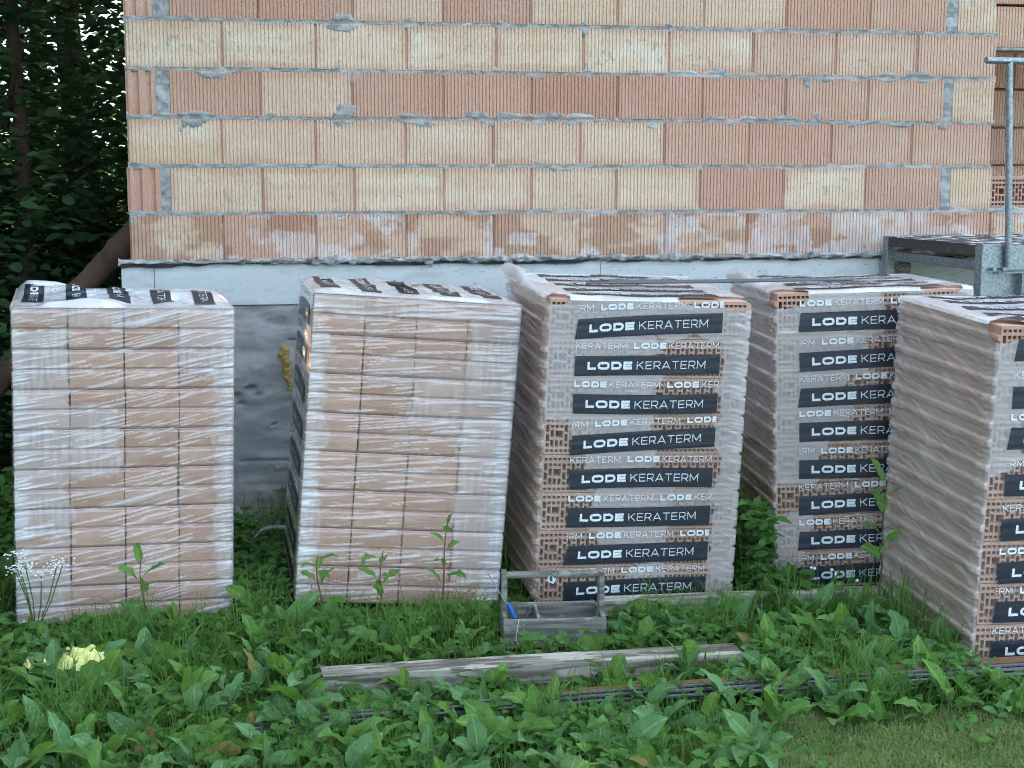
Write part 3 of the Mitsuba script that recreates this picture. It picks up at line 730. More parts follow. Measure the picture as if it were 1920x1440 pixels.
# ------------------------------------------------------------------ scaffold platform at the opening
sc = thing('scaffold_platform', 'galvanised steel platform with a dirty board deck and a tube handrail', 'scaffold')
PM = T().translate([4.305, -0.93, 0.10]).rotate([0, 0, 1], 8.6)
dk = trimesh.creation.box((1.5, 0.86, 0.05))
dk = dk.subdivide().subdivide().subdivide().subdivide()
v = np.array(dk.vertices)
v[:, 2] += np.where(v[:, 2] > 0, 0.012 * meshkit.fbm(v * 14, 3) ** 1.0, 0)
dk.vertices = v + [0.745, 0.425, -0.028]
put(sc, 'deck', mikit.ply(dk, 'm_form_board'), PM)
def channel(L_, h, w, t):
    return cat([bx(0, L_, 0, t, 0, h), bx(0, L_, t, w, 0, t), bx(0, L_, t, w, h - t, h)])
put(sc, 'front_channel', mikit.ply(channel(1.5, 0.125, 0.05, 0.004), 'm_galvanised'), PM @ T().translate([0.02, -0.06, -0.125]))
put(sc, 'side_channel', mikit.ply(channel(0.86, 0.05, 0.03, 0.004), 'm_galvanised'), PM @ T().translate([0.03, 0.0, -0.130]).rotate([0, 0, 1], 90))
put(sc, 'leg', mikit.ply(cat([bx(0, 0.07, 0, 0.005, -1.7, 0), bx(0, 0.005, 0.005, 0.06, -1.7, 0), bx(0.065, 0.07, 0.005, 0.06, -1.7, 0)]), 'm_galvanised'), PM @ T().translate([-0.01, -0.065, 0.01]))
put(sc, 'leg', mikit.ply(bx(0, 0.05, 0, 0.05, -1.6, 0.0, 0.003), 'm_galvanised'), PM @ T().translate([-0.01, 0.80, 0.0]))
put(sc, 'bracket', mikit.ply(cat([bx(0, 0.15, 0, 0.004, -0.30, -0.135), bx(0, 0.15, -0.05, 0, -0.140, -0.135), bx(0.146, 0.15, -0.05, 0, -0.30, -0.14)]), 'm_galvanised'), PM @ T().translate([0.06, -0.064, 0.0]))
for bxp in (0.045, 0.105):
    put(sc, 'bolt', mikit.ply(tube([(bxp, -0.10, -0.118), (bxp, -0.06, -0.118)], 0.010, 6), 'm_galvanised'), PM)
put(sc, 'handrail_post', mikit.ply(tube([(0.1405, -0.083, -0.11), (0.1112, -0.083, 0.4075), (0.0815, -0.083, 0.93)], 0.0185, 14), 'm_galvanised', smooth=40), PM)
put(sc, 'handrail', mikit.ply(tube([(-0.06, -0.085, 0.932), (0.6, -0.085, 0.932), (1.4, -0.085, 0.932)], 0.0175, 14), 'm_galvanised', smooth=40), PM)
wp = thing('wooden_prop', 'weathered upright timber prop against the plinth under the scaffold deck', 'post')
put(wp, None, mikit.ply(bx(4.27, 4.345, -0.10, -0.03, -1.4, 0.03, 0.004), 'm_timber'))

# ------------------------------------------------------------------ things lying about
def beam(name, label, p0, p1, w, h, matk, seed, cat_='timber beam'):
    k = thing(name, label, cat_)
    p0, p1 = np.array(p0, float), np.array(p1, float)
    L_ = np.linalg.norm(p1 - p0)
    n = int(L_ / 0.03)
    ring = np.array([(-1, -1), (-.35, -1), (.35, -1), (1, -1), (1, -.3), (1, .3), (1, 1), (.35, 1), (-.35, 1), (-1, 1), (-1, .3), (-1, -.3)], float) * [w / 2, h / 2]
    ss = np.linspace(0, L_, n)
    V = np.stack([np.broadcast_to(ss[:, None], (n, 12)), np.broadcast_to(ring[:, 0], (n, 12)), np.broadcast_to(ring[:, 1], (n, 12))], -1).copy()
    N_ = meshkit.fbm(V * [5, 30, 30] + seed, 3) - 0.5
    V[..., 1:] *= (1 + 0.13 * N_[..., None])
    V[0, :, 0] += 0.01 * N_[0] * 2
    i, j = np.meshgrid(np.arange(n - 1), np.arange(12), indexing='ij')
    q = np.stack([i * 12 + j, (i + 1) * 12 + j, (i + 1) * 12 + (j + 1) % 12, i * 12 + (j + 1) % 12], -1).reshape(-1, 4)
    Vf = np.vstack([V.reshape(-1, 3), V[0].mean(0), V[-1].mean(0)])
    kk = np.arange(12)
    f = np.vstack([tris(q), np.stack([kk, (kk + 1) % 12, kk * 0 + n * 12], 1), np.stack([(kk + 1) % 12 + (n - 1) * 12, kk + (n - 1) * 12, kk * 0 + n * 12 + 1], 1)])
    d = (p1 - p0) / L_
    put(k, None, mikit.ply((Vf, f), matk, smooth=35), T().translate(p0.tolist()).rotate([0, 0, 1], math.degrees(math.atan2(d[1], d[0]))).rotate([0, 1, 0], -math.degrees(math.asin(d[2]))))
    return k
beam('timber_beam', 'long weathered grey timber beam lying in the weeds in front of the toolbox', (0.815, -2.515, -1.462), (2.50, -2.535, -1.462), 0.13, 0.075, 'm_timber', 3.0)
beam('timber_plank', 'pale timber plank on the ground at the foot of the middle stack', (2.10, -1.80, -1.45), (3.42, -1.86, -1.45), 0.08, 0.07, 'm_timber', 9.0)

tb = thing('wooden_toolbox', 'open grey wooden toolbox with round handle bar standing in the dock leaves', 'toolbox')
TM = T().translate([1.595, -2.17, -1.495]).rotate([0, 0, 1], -6)
w_, d_ = 0.435, 0.22
put(tb, 'front_board', mikit.ply(bx(0, w_, 0, 0.014, 0.0, 0.125, 0.002), 'm_crate'), TM)
put(tb, 'back_board', mikit.ply(bx(0.02, w_ - 0.02, d_ - 0.014, d_, 0.0, 0.135, 0.002), 'm_crate'), TM)
for xx in (0.0, w_ - 0.020):
    put(tb, 'end_board', mikit.ply(cat([bx(xx, xx + 0.020, 0.0145, d_ - 0.0145, 0.0, 0.13, 0.002), bx(xx - 0.001, xx + 0.021, d_ / 2 - 0.035, d_ / 2 + 0.035, 0.1, 0.305, 0.002)]), 'm_crate'), TM)
put(tb, 'base_board', mikit.ply(bx(0.02, w_ - 0.02, 0.0145, d_ - 0.0145, 0.0, 0.014), 'm_crate'), TM)
put(tb, 'divider', mikit.ply(bx(0.145, 0.157, 0.0145, d_ - 0.0145, 0.014, 0.128), 'm_crate'), TM)
put(tb, 'divider', mikit.ply(bx(0.158, w_ - 0.021, 0.125, 0.135, 0.014, 0.085), 'm_crate'), TM)
put(tb, 'handle', mikit.ply(tube([(0.018, d_ / 2, 0.288), (w_ / 2, d_ / 2, 0.289), (w_ - 0.018, d_ / 2, 0.288)], 0.016, 14), 'm_crate', smooth=40), TM)
sd = thing('screwdriver', 'blue handled steel rod leaning out of the left end of the toolbox', 'tool')
put(sd, 'shaft', mikit.ply(tube([(0.045, 0.03, 0.13), (-0.03, 0.04, 0.26), (-0.085, 0.05, 0.355)], 0.0026, 8), 'm_galvanised'), TM)
put(sd, 'grip', mikit.ply(tube([(0.052, 0.028, 0.118), (0.043, 0.03, 0.135), (0.028, 0.032, 0.172), (0.020, 0.033, 0.187)], [0.006, 0.011, 0.012, 0.006], 10), 'm_blue', smooth=40), TM)
wr = thing('tagged_wire', 'thin grey wire with a white paper tag poking up from the toolbox', 'wire')
put(wr, None, mikit.ply(tube([(0.09, 0.06, 0.10), (0.17, 0.075, 0.235), (0.255, 0.09, 0.355)], 0.0018, 6), 'm_galvanised'), TM)
put(wr, 'paper_tag', mikit.ply(bx(-0.017, 0.017, -0.0015, 0.0015, -0.013, 0.013), 'm_tag'), TM @ T().translate([0.208, 0.075, 0.275]).rotate([0, 1, 0], 28))
cd = thing('looped_cord', 'thin pale cord drooping over the front of the toolbox', 'cord')
put(cd, None, mikit.ply(tube([(0.055, 0.03, 0.11), (0.065, -0.004, 0.128), (0.055, -0.012, 0.08), (0.05, -0.012, 0.04), (0.075, -0.014, 0.012)], 0.002, 6), 'm_print_white'), TM)

def rod(label, pts, r, matk, group=None):
    k = thing('steel_rod', label, 'rebar', group)
    pts = np.array(pts, float)
    s = np.linspace(0, 1, 60)
    P = np.stack([np.interp(s, np.linspace(0, 1, len(pts)), pts[:, c]) for c in range(3)], -1)
    put(k, None, mikit.ply(tube(P, r * (1 + 0.10 * (np.arange(60) % 2)), 8), matk))
for i in range(4):
    y0 = -3.02 + i * 0.021
    z0 = -1.435 + (0.012 if i % 2 else 0)
    rod(['grey ribbed steel rod in the grass, nearest the camera', 'second grey steel rod of the bundle in the grass', 'third grey steel rod of the bundle in the grass', 'rearmost grey steel rod of the bundle in the grass'][i],
        [(0.45 + 0.1 * i, y0 - 0.02, z0), (1.8, y0 + 0.02, z0 + 0.005), (4.2, y0 + 0.0, z0 + 0.01)], 0.0075, 'm_steel', 'steel rods in the grass')
for i in range(3):
    y0 = -2.92 + i * 0.022
    rod(['rusty orange steel rod in the grass beside the grey rods', 'middle rusty steel rod in the grass', 'rearmost rusty steel rod in the grass'][i],
        [(1.45 + 0.15 * i, y0, -1.43), (2.6, y0 + 0.01, -1.425), (4.1, y0 + 0.03, -1.42)], 0.0075, 'm_rust', 'rusty rods in the grass')
for i in range(2):
    rod(['dark ribbed rod lying across the tops of two stacks, nearer the camera', 'dark ribbed rod across the stack tops, nearer the house wall'][i],
        [(2.12 + 0.12 * i, -1.40 + 0.055 * i, -0.028 + 0.004 * i), (2.7, -1.39 + 0.06 * i, -0.03), (3.45 - 0.1 * i, -1.36 + 0.05 * i, -0.030)], 0.0065, 'm_steel', 'rods across the stack tops')

def crumpled_sheet(cx, cy, cz, rx, ry, hz, seed):
    g = np.linspace(-1, 1, 46)
    X, Y = np.meshgrid(g, g)
    r = np.sqrt(X ** 2 + Y ** 2)
    rim = 1 + 0.28 * (meshkit.fbm(np.stack([np.cos(np.arctan2(Y, X)) * 2.2, np.sin(np.arctan2(Y, X)) * 2.2, 0 * X + seed], -1), 3) - 0.5) * 2
    sq = np.maximum(np.abs(X), np.abs(Y)) / np.maximum(r, 1e-6)
    X, Y = X * sq * rim, Y * sq * rim
    P = np.stack([X * 1.5, Y * 1.5, 0 * X + seed], -1)
    ridge = 1 - np.abs(meshkit.fbm(P, 2) - 0.5) * 6
    ridge2 = 1 - np.abs(meshkit.fbm(P * 2.3 + 4, 2) - 0.5) * 5
    Z = np.clip(1 - np.maximum(np.abs(X), np.abs(Y)) ** 2.5, -0.3, 1) * (0.45 + 0.42 * np.clip(ridge, 0, 1) + 0.18 * np.clip(ridge2, 0, 1))
    return np.stack([cx + rx * X, cy + ry * Y, cz + hz * Z], -1).reshape(-1, 3), tris(grid_faces(46, 46))
bg = thing('plastic_bag', 'crumpled pale yellow plastic bag half hidden in the weeds', 'plastic bag')
put(bg, None, mikit.ply(cat([crumpled_sheet(-0.10, -2.28, -1.46, 0.12, 0.10, 0.125, 4.0), crumpled_sheet(-0.275, -2.26, -1.46, 0.07, 0.07, 0.09, 9.0)]), 'm_yellow_bag', smooth=22))
fo = thing('foam_drip', 'hardened yellow foam drip hanging down the bare concrete', 'foam')
ms = []
for i, (zz, r_) in enumerate(((-.475, .020), (-.49, .030), (-.512, .033), (-.535, .030), (-.555, .032), (-.578, .024), (-.60, .026), (-.62, .022), (-.64, .024), (-.662, .018), (-.68, .015), (-.70, .012), (-.718, .009), (-.735, .006))):
    s_ = trimesh.creation.icosphere(3, r_ * 0.78)
    s_.apply_scale((1.1, 0.8, 1))
    s_.vertices = np.array(s_.vertices) * (1 + 0.6 * (meshkit.fbm(np.array(s_.vertices) * 90 + i, 2) - 0.5))[:, None]
    s_.apply_translation((0.775 + 0.04 * i / 14 + 0.006 * math.sin(i * 2.1), -0.012, zz))
    ms.append(s_)
put(fo, None, mikit.ply(cat(ms), 'm_foam', smooth=True))
ho = thing('bent_hose', 'grey bent hose loop lying at the foot of the foundation', 'hose')
th = np.radians(np.linspace(60, 300, 40))
put(ho, None, mikit.ply(tube(np.stack([0.70 + 0.125 * np.cos(th), -0.62 + 0.10 * np.sin(th), -1.425 + 0.085 * np.sin(th)], -1), 0.010, 8), 'm_hose', smooth=40))
lg = thing('leaning_log', 'brown bare log leaning among the dark trees behind the house corner', 'log')
t_ = np.linspace(0, 1, 90)
lm = tube(np.stack([-1.45 + 1.67 * t_, 0.62 + 0.012 * np.sin(t_ * 9), -1.46 + 1.87 * t_ + 0.02 * np.sin(t_ * 5)], -1), 0.074 - 0.010 * t_ + 0.010 * np.exp(-((t_ - 0.80) / 0.012) ** 2) + 0.008 * np.exp(-((t_ - 0.66) / 0.010) ** 2), 22)
v = np.array(lm.vertices)
lm.vertices = v + (0.020 * (meshkit.fbm(v * [14, 14, 10], 4) - 0.5) + 0.010 * (meshkit.fbm(v * [50, 50, 12], 2, 4) - 0.5))[:, None] * np.array([0.7, -1, -0.6])
put(lg, None, mikit.ply(lm, 'm_log', smooth=True))
sp = thing('fallen_twig', 'withered leafy twig lying on top of the second stack', 'twig')
ms = [tube([(1.25, -0.98, -0.055), (1.29, -1.1, -0.05), (1.35, -1.24, -0.065)], 0.006, 6)]
for i in range(9):
    a = rng.uniform(0, 6.28)
    c = np.array([1.25 + 0.10 * i / 9, -0.98 - 0.26 * i / 9, -0.052])
    dv = np.array([math.cos(a), math.sin(a), 0.25]) * 0.05
    n_ = np.cross(dv, [0, 0, 1.0]) * 0.3
    ms.append((np.array([c, c + dv * 0.5 + n_, c + dv, c + dv * 0.5 - n_]), np.array([[0, 1, 2], [0, 2, 3]])))
put(sp, None, mikit.ply(cat(ms), 'm_bark'))

# ------------------------------------------------------------------ trees at the left
SUNGAP = (np.array([0.765, -1.25, -0.27]), np.array([-0.66, 0.75, 0.50]) / np.linalg.norm([-0.66, 0.75, 0.50]))
def leaf_cloud(n, center, radii, size, R_, hang=0.5, clumps=60, shell=0.45):
    c0 = R_.normal(0, 1, (clumps, 3))
    c0 /= np.linalg.norm(c0, axis=1, keepdims=True)
    c0 *= (shell + (1 - shell) * R_.random((clumps, 1)) ** 0.6)
    idx = R_.integers(0, clumps, n)
    p = (c0[idx] + R_.normal(0, 0.17, (n, 3))) * radii + center
    rel = p - SUNGAP[0]
    off = rel - (rel @ SUNGAP[1])[:, None] * SUNGAP[1]
    p = p[((off / (np.array([0.09, 0.09, 0.13]) + 0.75 * size)) ** 2).sum(1) > 1]
    n = len(p)
    a = R_.uniform(0, 2 * np.pi, n)
    el = R_.uniform(-0.9, 0.5, n) * hang
    d = np.stack([np.cos(a) * np.cos(el), np.sin(a) * np.cos(el), np.sin(el)], -1)
    up = np.stack([R_.normal(0, 0.5, n), R_.normal(0, 0.5, n), np.ones(n)], -1)
    s = np.cross(d, up)
    s /= np.linalg.norm(s, axis=1, keepdims=True)
    nn = np.cross(s, d)
    L_ = size * R_.uniform(0.65, 1.35, n)[:, None]
    w = 0.33 * L_
    v = np.stack([p, p + d * L_ * 0.35 + s * w + nn * 0.10 * L_, p + d * L_ * 0.75 + s * w * 0.8 + nn * 0.06 * L_, p + d * L_, p + d * L_ * 0.75 - s * w * 0.8 + nn * 0.06 * L_, p + d * L_ * 0.35 - s * w + nn * 0.10 * L_], 1)
    f = np.array([[0, 1, 2], [0, 2, 3], [0, 3, 4], [0, 4, 5]])
    F = (np.arange(n) * 6)[:, None, None] + f[None]
    return v.reshape(-1, 3), F.reshape(-1, 3)
def tree(label, x, y, h, radii, zc, n, size, seed, trunk_r=0.1, lean=(0, 0), matk='m_tree_leaf', name='tree', group=None, clumps=60):
    R_ = np.random.default_rng(seed)
    k = thing(name, label, 'tree' if name == 'tree' else 'bush', group)
    z0 = float(ground_z(x, y)) - 0.1
    pts = [(x + lean[0] * t + 0.12 * math.sin(t * 5 + seed), y + lean[1] * t, z0 + h * t) for t in np.linspace(0, 0.9, 9)]
    ms = [tube(pts, np.linspace(trunk_r, trunk_r * 0.2, 9), 10)]
    for i in range(9):
        t = R_.uniform(0.2, 0.85)
        b = np.array([x + lean[0] * t, y + lean[1] * t, z0 + h * t])
        a = R_.uniform(0, 6.28)
        e = b + np.array([math.cos(a), math.sin(a), 0.7]) * R_.uniform(0.4, 0.9) * np.array([radii[0], radii[1], radii[0]])
        ms.append(tube([b, (b + e) / 2 + [0, 0, 0.1], e], [trunk_r * 0.35, trunk_r * 0.22, trunk_r * 0.08], 6))
    put(k, 'trunk', mikit.ply(cat(ms), 'm_bark', smooth=40))
    v, f = leaf_cloud(n, np.array([x + lean[0] * 0.6, y + lean[1] * 0.6, zc]), np.array(radii), size, R_, clumps=clumps)
    v[:, 2] = np.maximum(v[:, 2], z0 + 0.05)
    put(k, 'crown', mikit.ply((v, f), matk))
    return k
tree('dark dense tree standing just left of the house corner', -0.95, 2.0, 6.5, (1.05, 1.1, 1.9), 0.9, 7000, 0.10, 101, 0.07, (0.2, 0))
tree('tall tree with a forked leaning trunk at the left edge', -1.75, 2.4, 7.5, (1.2, 1.2, 2.3), 0.6, 7000, 0.105, 102, 0.10, (0.9, 0.3))
tree('leafy tree behind the house corner with sky showing through', -0.7, 5.2, 8.5, (1.4, 1.4, 2.6), 1.0, 5500, 0.105, 103, 0.10)
tree('dark tree deep in the wood at the far left', -2.2, 6.0, 9.0, (1.7, 1.5, 3.0), 1.4, 9000, 0.09, 104, 0.12)
tree('tree filling the gap low behind the house corner', -0.9, 8.0, 6.0, (1.7, 1.2, 1.7), -0.3, 12000, 0.10, 108, 0.08)
tree('sunlit yellow green tree glimpsed behind the dark ones', -1.6, 10.5, 10.0, (2.2, 1.6, 3.4), 1.2, 9000, 0.10, 105, 0.14)
tree('low dark bush at the foot of the trees beside the leftmost stack', -1.75, 0.7, 2.0, (0.9, 0.8, 0.75), -0.75, 6000, 0.06, 106, 0.03, name='bush')
tree('low shaded bush filling the gap under the leaning log', -0.35, 2.6, 2.0, (0.8, 1.0, 0.9), -0.6, 6000, 0.06, 107, 0.03, name='bush')
for i, (x, y, h, rx, rz, zc) in enumerate(((-4.4, -3.0, 14, 2.5, 6.0, 5.0), (-5.0, -6.4, 15, 2.6, 6.4, 5.2), (-4.9, -10.0, 14, 2.6, 6.0, 5.0), (-3.8, -0.3, 12, 2.0, 5.0, 4.0), (-4.2, 2.6, 10, 2.2, 3.8, 2.4), (-5.6, 5.2, 11, 2.6, 4.4, 2.8), (-3.9, 8.8, 11, 2.4, 4.2, 2.6), (-6.6, 1.2, 11, 2.6, 4.4, 2.8))):
    tree('leafy tree in the wood beyond the left edge of the yard', x, y, h, (rx, rx, rz), zc, 9000, 0.19, 120 + i, 0.14, group='trees beyond the left edge')
nb = thing('leafy_branch', 'pale green leafy branch hanging in at the upper left edge', 'branch')
R_ = np.random.default_rng(5)
v, f = leaf_cloud(26, np.array([-0.98, -1.2, 1.22]), np.array([0.10, 0.10, 0.075]), 0.075, R_, clumps=7)
put(nb, 'leaves', mikit.ply((v, f), 'm_light_leaf'), kind='stuff')
put(nb, 'twig', mikit.ply(tube([(-1.9, -1.0, 1.75), (-1.35, -1.15, 1.42), (-0.95, -1.2, 1.22)], [0.02, 0.012, 0.004], 6), 'm_bark'))

# ------------------------------------------------------------------ weeds
def dock_leaf(L_, W_, elev, droop, wave, seed, twist=0.0):
    R_ = np.random.default_rng(seed)
    n = 12
    t = np.linspace(0, 1, n)
    pet = 0.20
    tb_ = np.clip((t - pet) / (1 - pet), 0, 1)
    w = W_ / 2 * np.sin(np.pi * np.clip(tb_, 0, 1) ** 0.72) ** 0.75 + 0.0028
    w[-1] = 0.0008
    w = w * (1 + 0.10 * np.sin(t * 19 + seed))
    ang = elev - droop * t ** 1.6
    ds = L_ / (n - 1)
    x = np.concatenate([[0], np.cumsum(np.cos(ang[:-1]) * ds)])
    z = np.concatenate([[0], np.cumsum(np.sin(ang[:-1]) * ds)])
    side = np.array([-1, -0.55, -0.1, 0.1, 0.55, 1.0])
    V, UV = [], []
    ph = R_.uniform(0, 6)
    for i in range(n):
        tw = twist * t[i]
        for a in side:
            off = abs(a) ** 1.5 * w[i] * 0.35 + wave * W_ * abs(a) * math.sin(t[i] * 22 + ph + (1.7 if a > 0 else 0)) * (w[i] / (W_ / 2))
            yy, oo = a * w[i] * math.cos(tw) - off * math.sin(tw), a * w[i] * math.sin(tw) + off * math.cos(tw)
            V.append((x[i] - math.sin(ang[i]) * oo, yy + 0.02 * L_ * math.sin(t[i] * 3 + ph), z[i] + math.cos(ang[i]) * oo))
            UV.append((a * max(0.12, w[i] / (W_ / 2)), t[i]))
    return np.array(V), grid_faces(n, 6), np.array(UV)
LEAFS = []
for i in range(22):
    RL = np.random.default_rng(500 + i)
    L_ = RL.uniform(0.12, 0.245)
    W_ = L_ * RL.uniform(0.27, 0.42)
    V, q, UV = dock_leaf(L_, W_, RL.uniform(0.55, 1.35), RL.uniform(0.3, 1.9), RL.uniform(0.05, 0.13), 200 + i, RL.normal(0, 0.5))
    LEAFS.append({mk: mikit.ply((V, q), mk, smooth=True, uv=UV) for mk in ('m_dock_a', 'm_dock_b', 'm_dock_c', 'm_dock_d')})
NL = len(LEAFS)
SOLID = [((-0.50, -1.52), (0.50, -0.5)), ((0.72, -1.56), (1.75, -0.5)), ((1.80, -1.72), (2.80, -0.7)), ((2.98, -1.66), (3.95, -0.7)), ((3.40, -2.75), (4.4, -1.75)), ((1.56, -2.26), (2.06, -1.94)), ((0.81, -2.585), (2.50, -2.445))]
def foot_zone(x, y):
    k = np.zeros(np.shape(x), bool)
    for a, b in SOLID[:5] + SOLID[6:]:
        k |= (x > a[0] - 0.05) & (x < b[0] + 0.05) & (y > a[1] - 0.34) & (y < a[1] + 0.05)
    return k
def blocked(x, y, m=0.0):
    return any(a[0] - m < x < b[0] + m and a[1] - m < y < b[1] + m for a, b in SOLID)
def in_view(x, y):
    d = y + 8.142
    return (-0.175 * d + 0.504 - 0.12) < x < (0.56 * d + 0.504 + 0.1)
R_ = np.random.default_rng(77)
spots = []
def dens(x, y):
    f = float(meshkit.fbm(np.array([x * 1.3, y * 1.3, 4.0]), 2))
    if y < -3.22 - 0.25 * (f - 0.5) - 0.12 * (x < 0.8) and x > 2.35:
        return 0.0
    if -2.84 < y < -2.36 and 0.75 < x < 2.5:
        return 0.22
    if y > -2.2 and 2.0 < x < 2.9:
        return 0.45
    return 0.55 + 0.6 * f
tries = 0
spots += [(1.47, -1.80), (1.50, -1.93), (1.30, -1.90), (0.84, -1.80), (0.62, -1.78), (0.12, -1.80), (1.02, -1.90), (2.32, -1.95), (2.55, -2.02), (1.66, -2.34), (1.90, -2.36), (1.12, -2.66), (1.92, -2.68), (1.47, -2.65), (2.25, -2.64), (-0.16, -2.42), (-0.02, -2.44), (-0.30, -2.40), (2.15, -1.86), (2.42, -1.88), (2.70, -1.92), (2.95, -1.95), (3.15, -1.90), (3.22, -2.10), (3.30, -2.32), (3.36, -2.55)]
EXTRA = set(spots)
while len(spots) < 300 and tries < 40000:
    tries += 1
    x, y = R_.uniform(-1.2, 3.9), R_.uniform(-3.65, -0.9)
    if not in_view(x, y) or blocked(x, y, 0.05) or R_.random() > dens(x, y):
        continue
    foot = any(a[0] - 0.05 < x < b[0] + 0.05 and a[1] - 0.42 < y < b[1] for a, b in SOLID[:5])
    if foot and R_.random() > 0.30:
        continue
    if y > -1.45 and R_.random() > 0.35:
        continue
    if min([9] + [math.hypot(x - a, y - b) for a, b in spots]) < 0.088:
        continue
    spots.append((x, y))
def zone(x, y):
    r = 'near the front edge' if y < -2.75 else ('around the beam and toolbox' if y < -1.95 else 'at the foot of the stacks')
    c = 'at the left' if x < 0.55 else ('in the middle' if x < 1.9 else 'at the right')
    return f'broad leaved green dock plant {r} {c}'
for (x, y) in spots:
    lb = zone(x, y)
    k = thing('dock_plant', lb, 'weed', 'dock plants ' + lb.split('plant ')[1])
    n = int(R_.integers(6, 11))
    a0 = R_.uniform(0, 6.28)
    gz = float(ground_z(x, y))
    big = R_.uniform(0.60, 1.04) * (0.55 if (x, y) not in EXTRA and any(a[0] - 0.05 < x < b[0] + 0.05 and a[1] - 0.42 < y < b[1] for a, b in SOLID[:5]) else 1.0)
    base = R_.choice(['m_dock_a', 'm_dock_b'], p=[0.55, 0.45])
    for i in range(n):
        rr_ = R_.random()
        mk = 'm_dock_c' if rr_ < 0.14 else ('m_dock_d' if rr_ > 0.985 else base)
        lf = LEAFS[int(R_.integers(0, NL))][mk]
        tilt = R_.normal(6, 16)
        put(k, 'leaf', lf, T().translate([x, y, gz + R_.uniform(0.0, 0.03)]).rotate([0, 0, 1], math.degrees(a0 + i * 2.4 + R_.normal(0, 0.25))).rotate([0, 1, 0], tilt - 8).rotate([1, 0, 0], R_.normal(0, 20)).scale(big * R_.uniform(0.55, 1.2)))
def upright_weed(label, x, y, h, n, seed, size=0.11, lean=(0.03, 0)):
    R_ = np.random.default_rng(seed)
    k = thing('upright_weed', label, 'weed')
    gz = float(ground_z(x, y))
    pts = [(x + lean[0] * t * h * 3 + 0.01 * math.sin(6 * t), y + lean[1] * t, gz + h * t) for t in np.linspace(0, 1, 7)]
    put(k, 'stem', mikit.ply(tube(pts, np.linspace(0.005, 0.002, 7), 6), 'm_log'))
    for i in range(n):
        t = 0.35 + 0.62 * i / n
        c = [np.interp(t, np.linspace(0, 1, 7), [q[j] for q in pts]) for j in range(3)]
        put(k, 'leaf', LEAFS[int(R_.integers(0, NL))]['m_dock_b'], T().translate(c).rotate([0, 0, 1], math.degrees(i * 2.4 + seed)).rotate([0, 1, 0], 15 + R_.normal(0, 12)).scale([size / 0.2 * (1.2 - 0.6 * t), size / 0.2 * 0.75, size / 0.2]))
upright_weed('slim red stemmed weed rising before the right half of the second stack', 1.37, -1.76, 0.50, 8, 3, 0.12, (0.04, 0))
upright_weed('slim weed with a narrow pointed top in front of the second stack', 1.10, -1.80, 0.36, 7, 8, 0.13, (0.03, 0))
upright_weed('bushy weed at the left foot of the second stack', 0.86, -1.75, 0.34, 9, 12, 0.15, (-0.01, 0))
upright_weed('upright weed with two long leaves before the leftmost stack', 0.10, -1.68, 0.32, 6, 15, 0.16, (0.0, 0))
upright_weed('tall leafy weed in the gap between the middle and rear right stacks', 2.92, -1.55, 0.42, 12, 21, 0.14, (0.0, 0))
upright_weed('dark leafy weed pressed against the rear right stack', 3.36, -1.95, 0.62, 9, 27, 0.17, (0.02, 0))

fp = thing('white_flowering_plant', 'white flowering umbel plant before the lower left corner of the leftmost stack', 'wildflower')
R_ = np.random.default_rng(31)
stem, flo = [], []
for i in range(7):
    b = np.array([-0.36, -1.62, -1.5])
    top = b + np.array([R_.uniform(-0.08, 0.13), R_.uniform(-0.05, 0.05), R_.uniform(0.27, 0.36)])
    stem.append(tube([b, (b + top) / 2 + [0.01, 0, 0], top], 0.0025, 5))
    for j in range(22):
        c = top + np.array([R_.normal(0, 0.026), R_.normal(0, 0.026), R_.normal(0, 0.010)])
        m = trimesh.creation.icosphere(0, 0.0055)
        m.apply_scale((1, 1, 0.5))
        m.apply_translation(c)
        flo.append(m)
put(fp, 'stem', mikit.ply(cat(stem), 'm_cover_leaf'))
put(fp, 'florets', mikit.ply(cat(flo), 'm_petal'), kind='stuff')
cl = thing('clover_flower', 'small white clover blossoms in the grass before the rear right stack', 'flowers', kind='stuff')
ms = []
for i in range(5):
    m = trimesh.creation.icosphere(2, 0.0075)
    m.vertices = np.array(m.vertices) * (1 + 0.35 * (meshkit.noise(np.array(m.vertices) * 400) - 0.5))[:, None]
    m.apply_translation((3.05 + 0.28 * R_.random(), -2.0 + 0.22 * R_.random(), -1.36 + 0.06 * R_.random()))
    ms.append(m)
put(cl, None, mikit.ply(cat(ms), 'm_petal', smooth=True))
labels[cl]['kind'] = 'stuff'

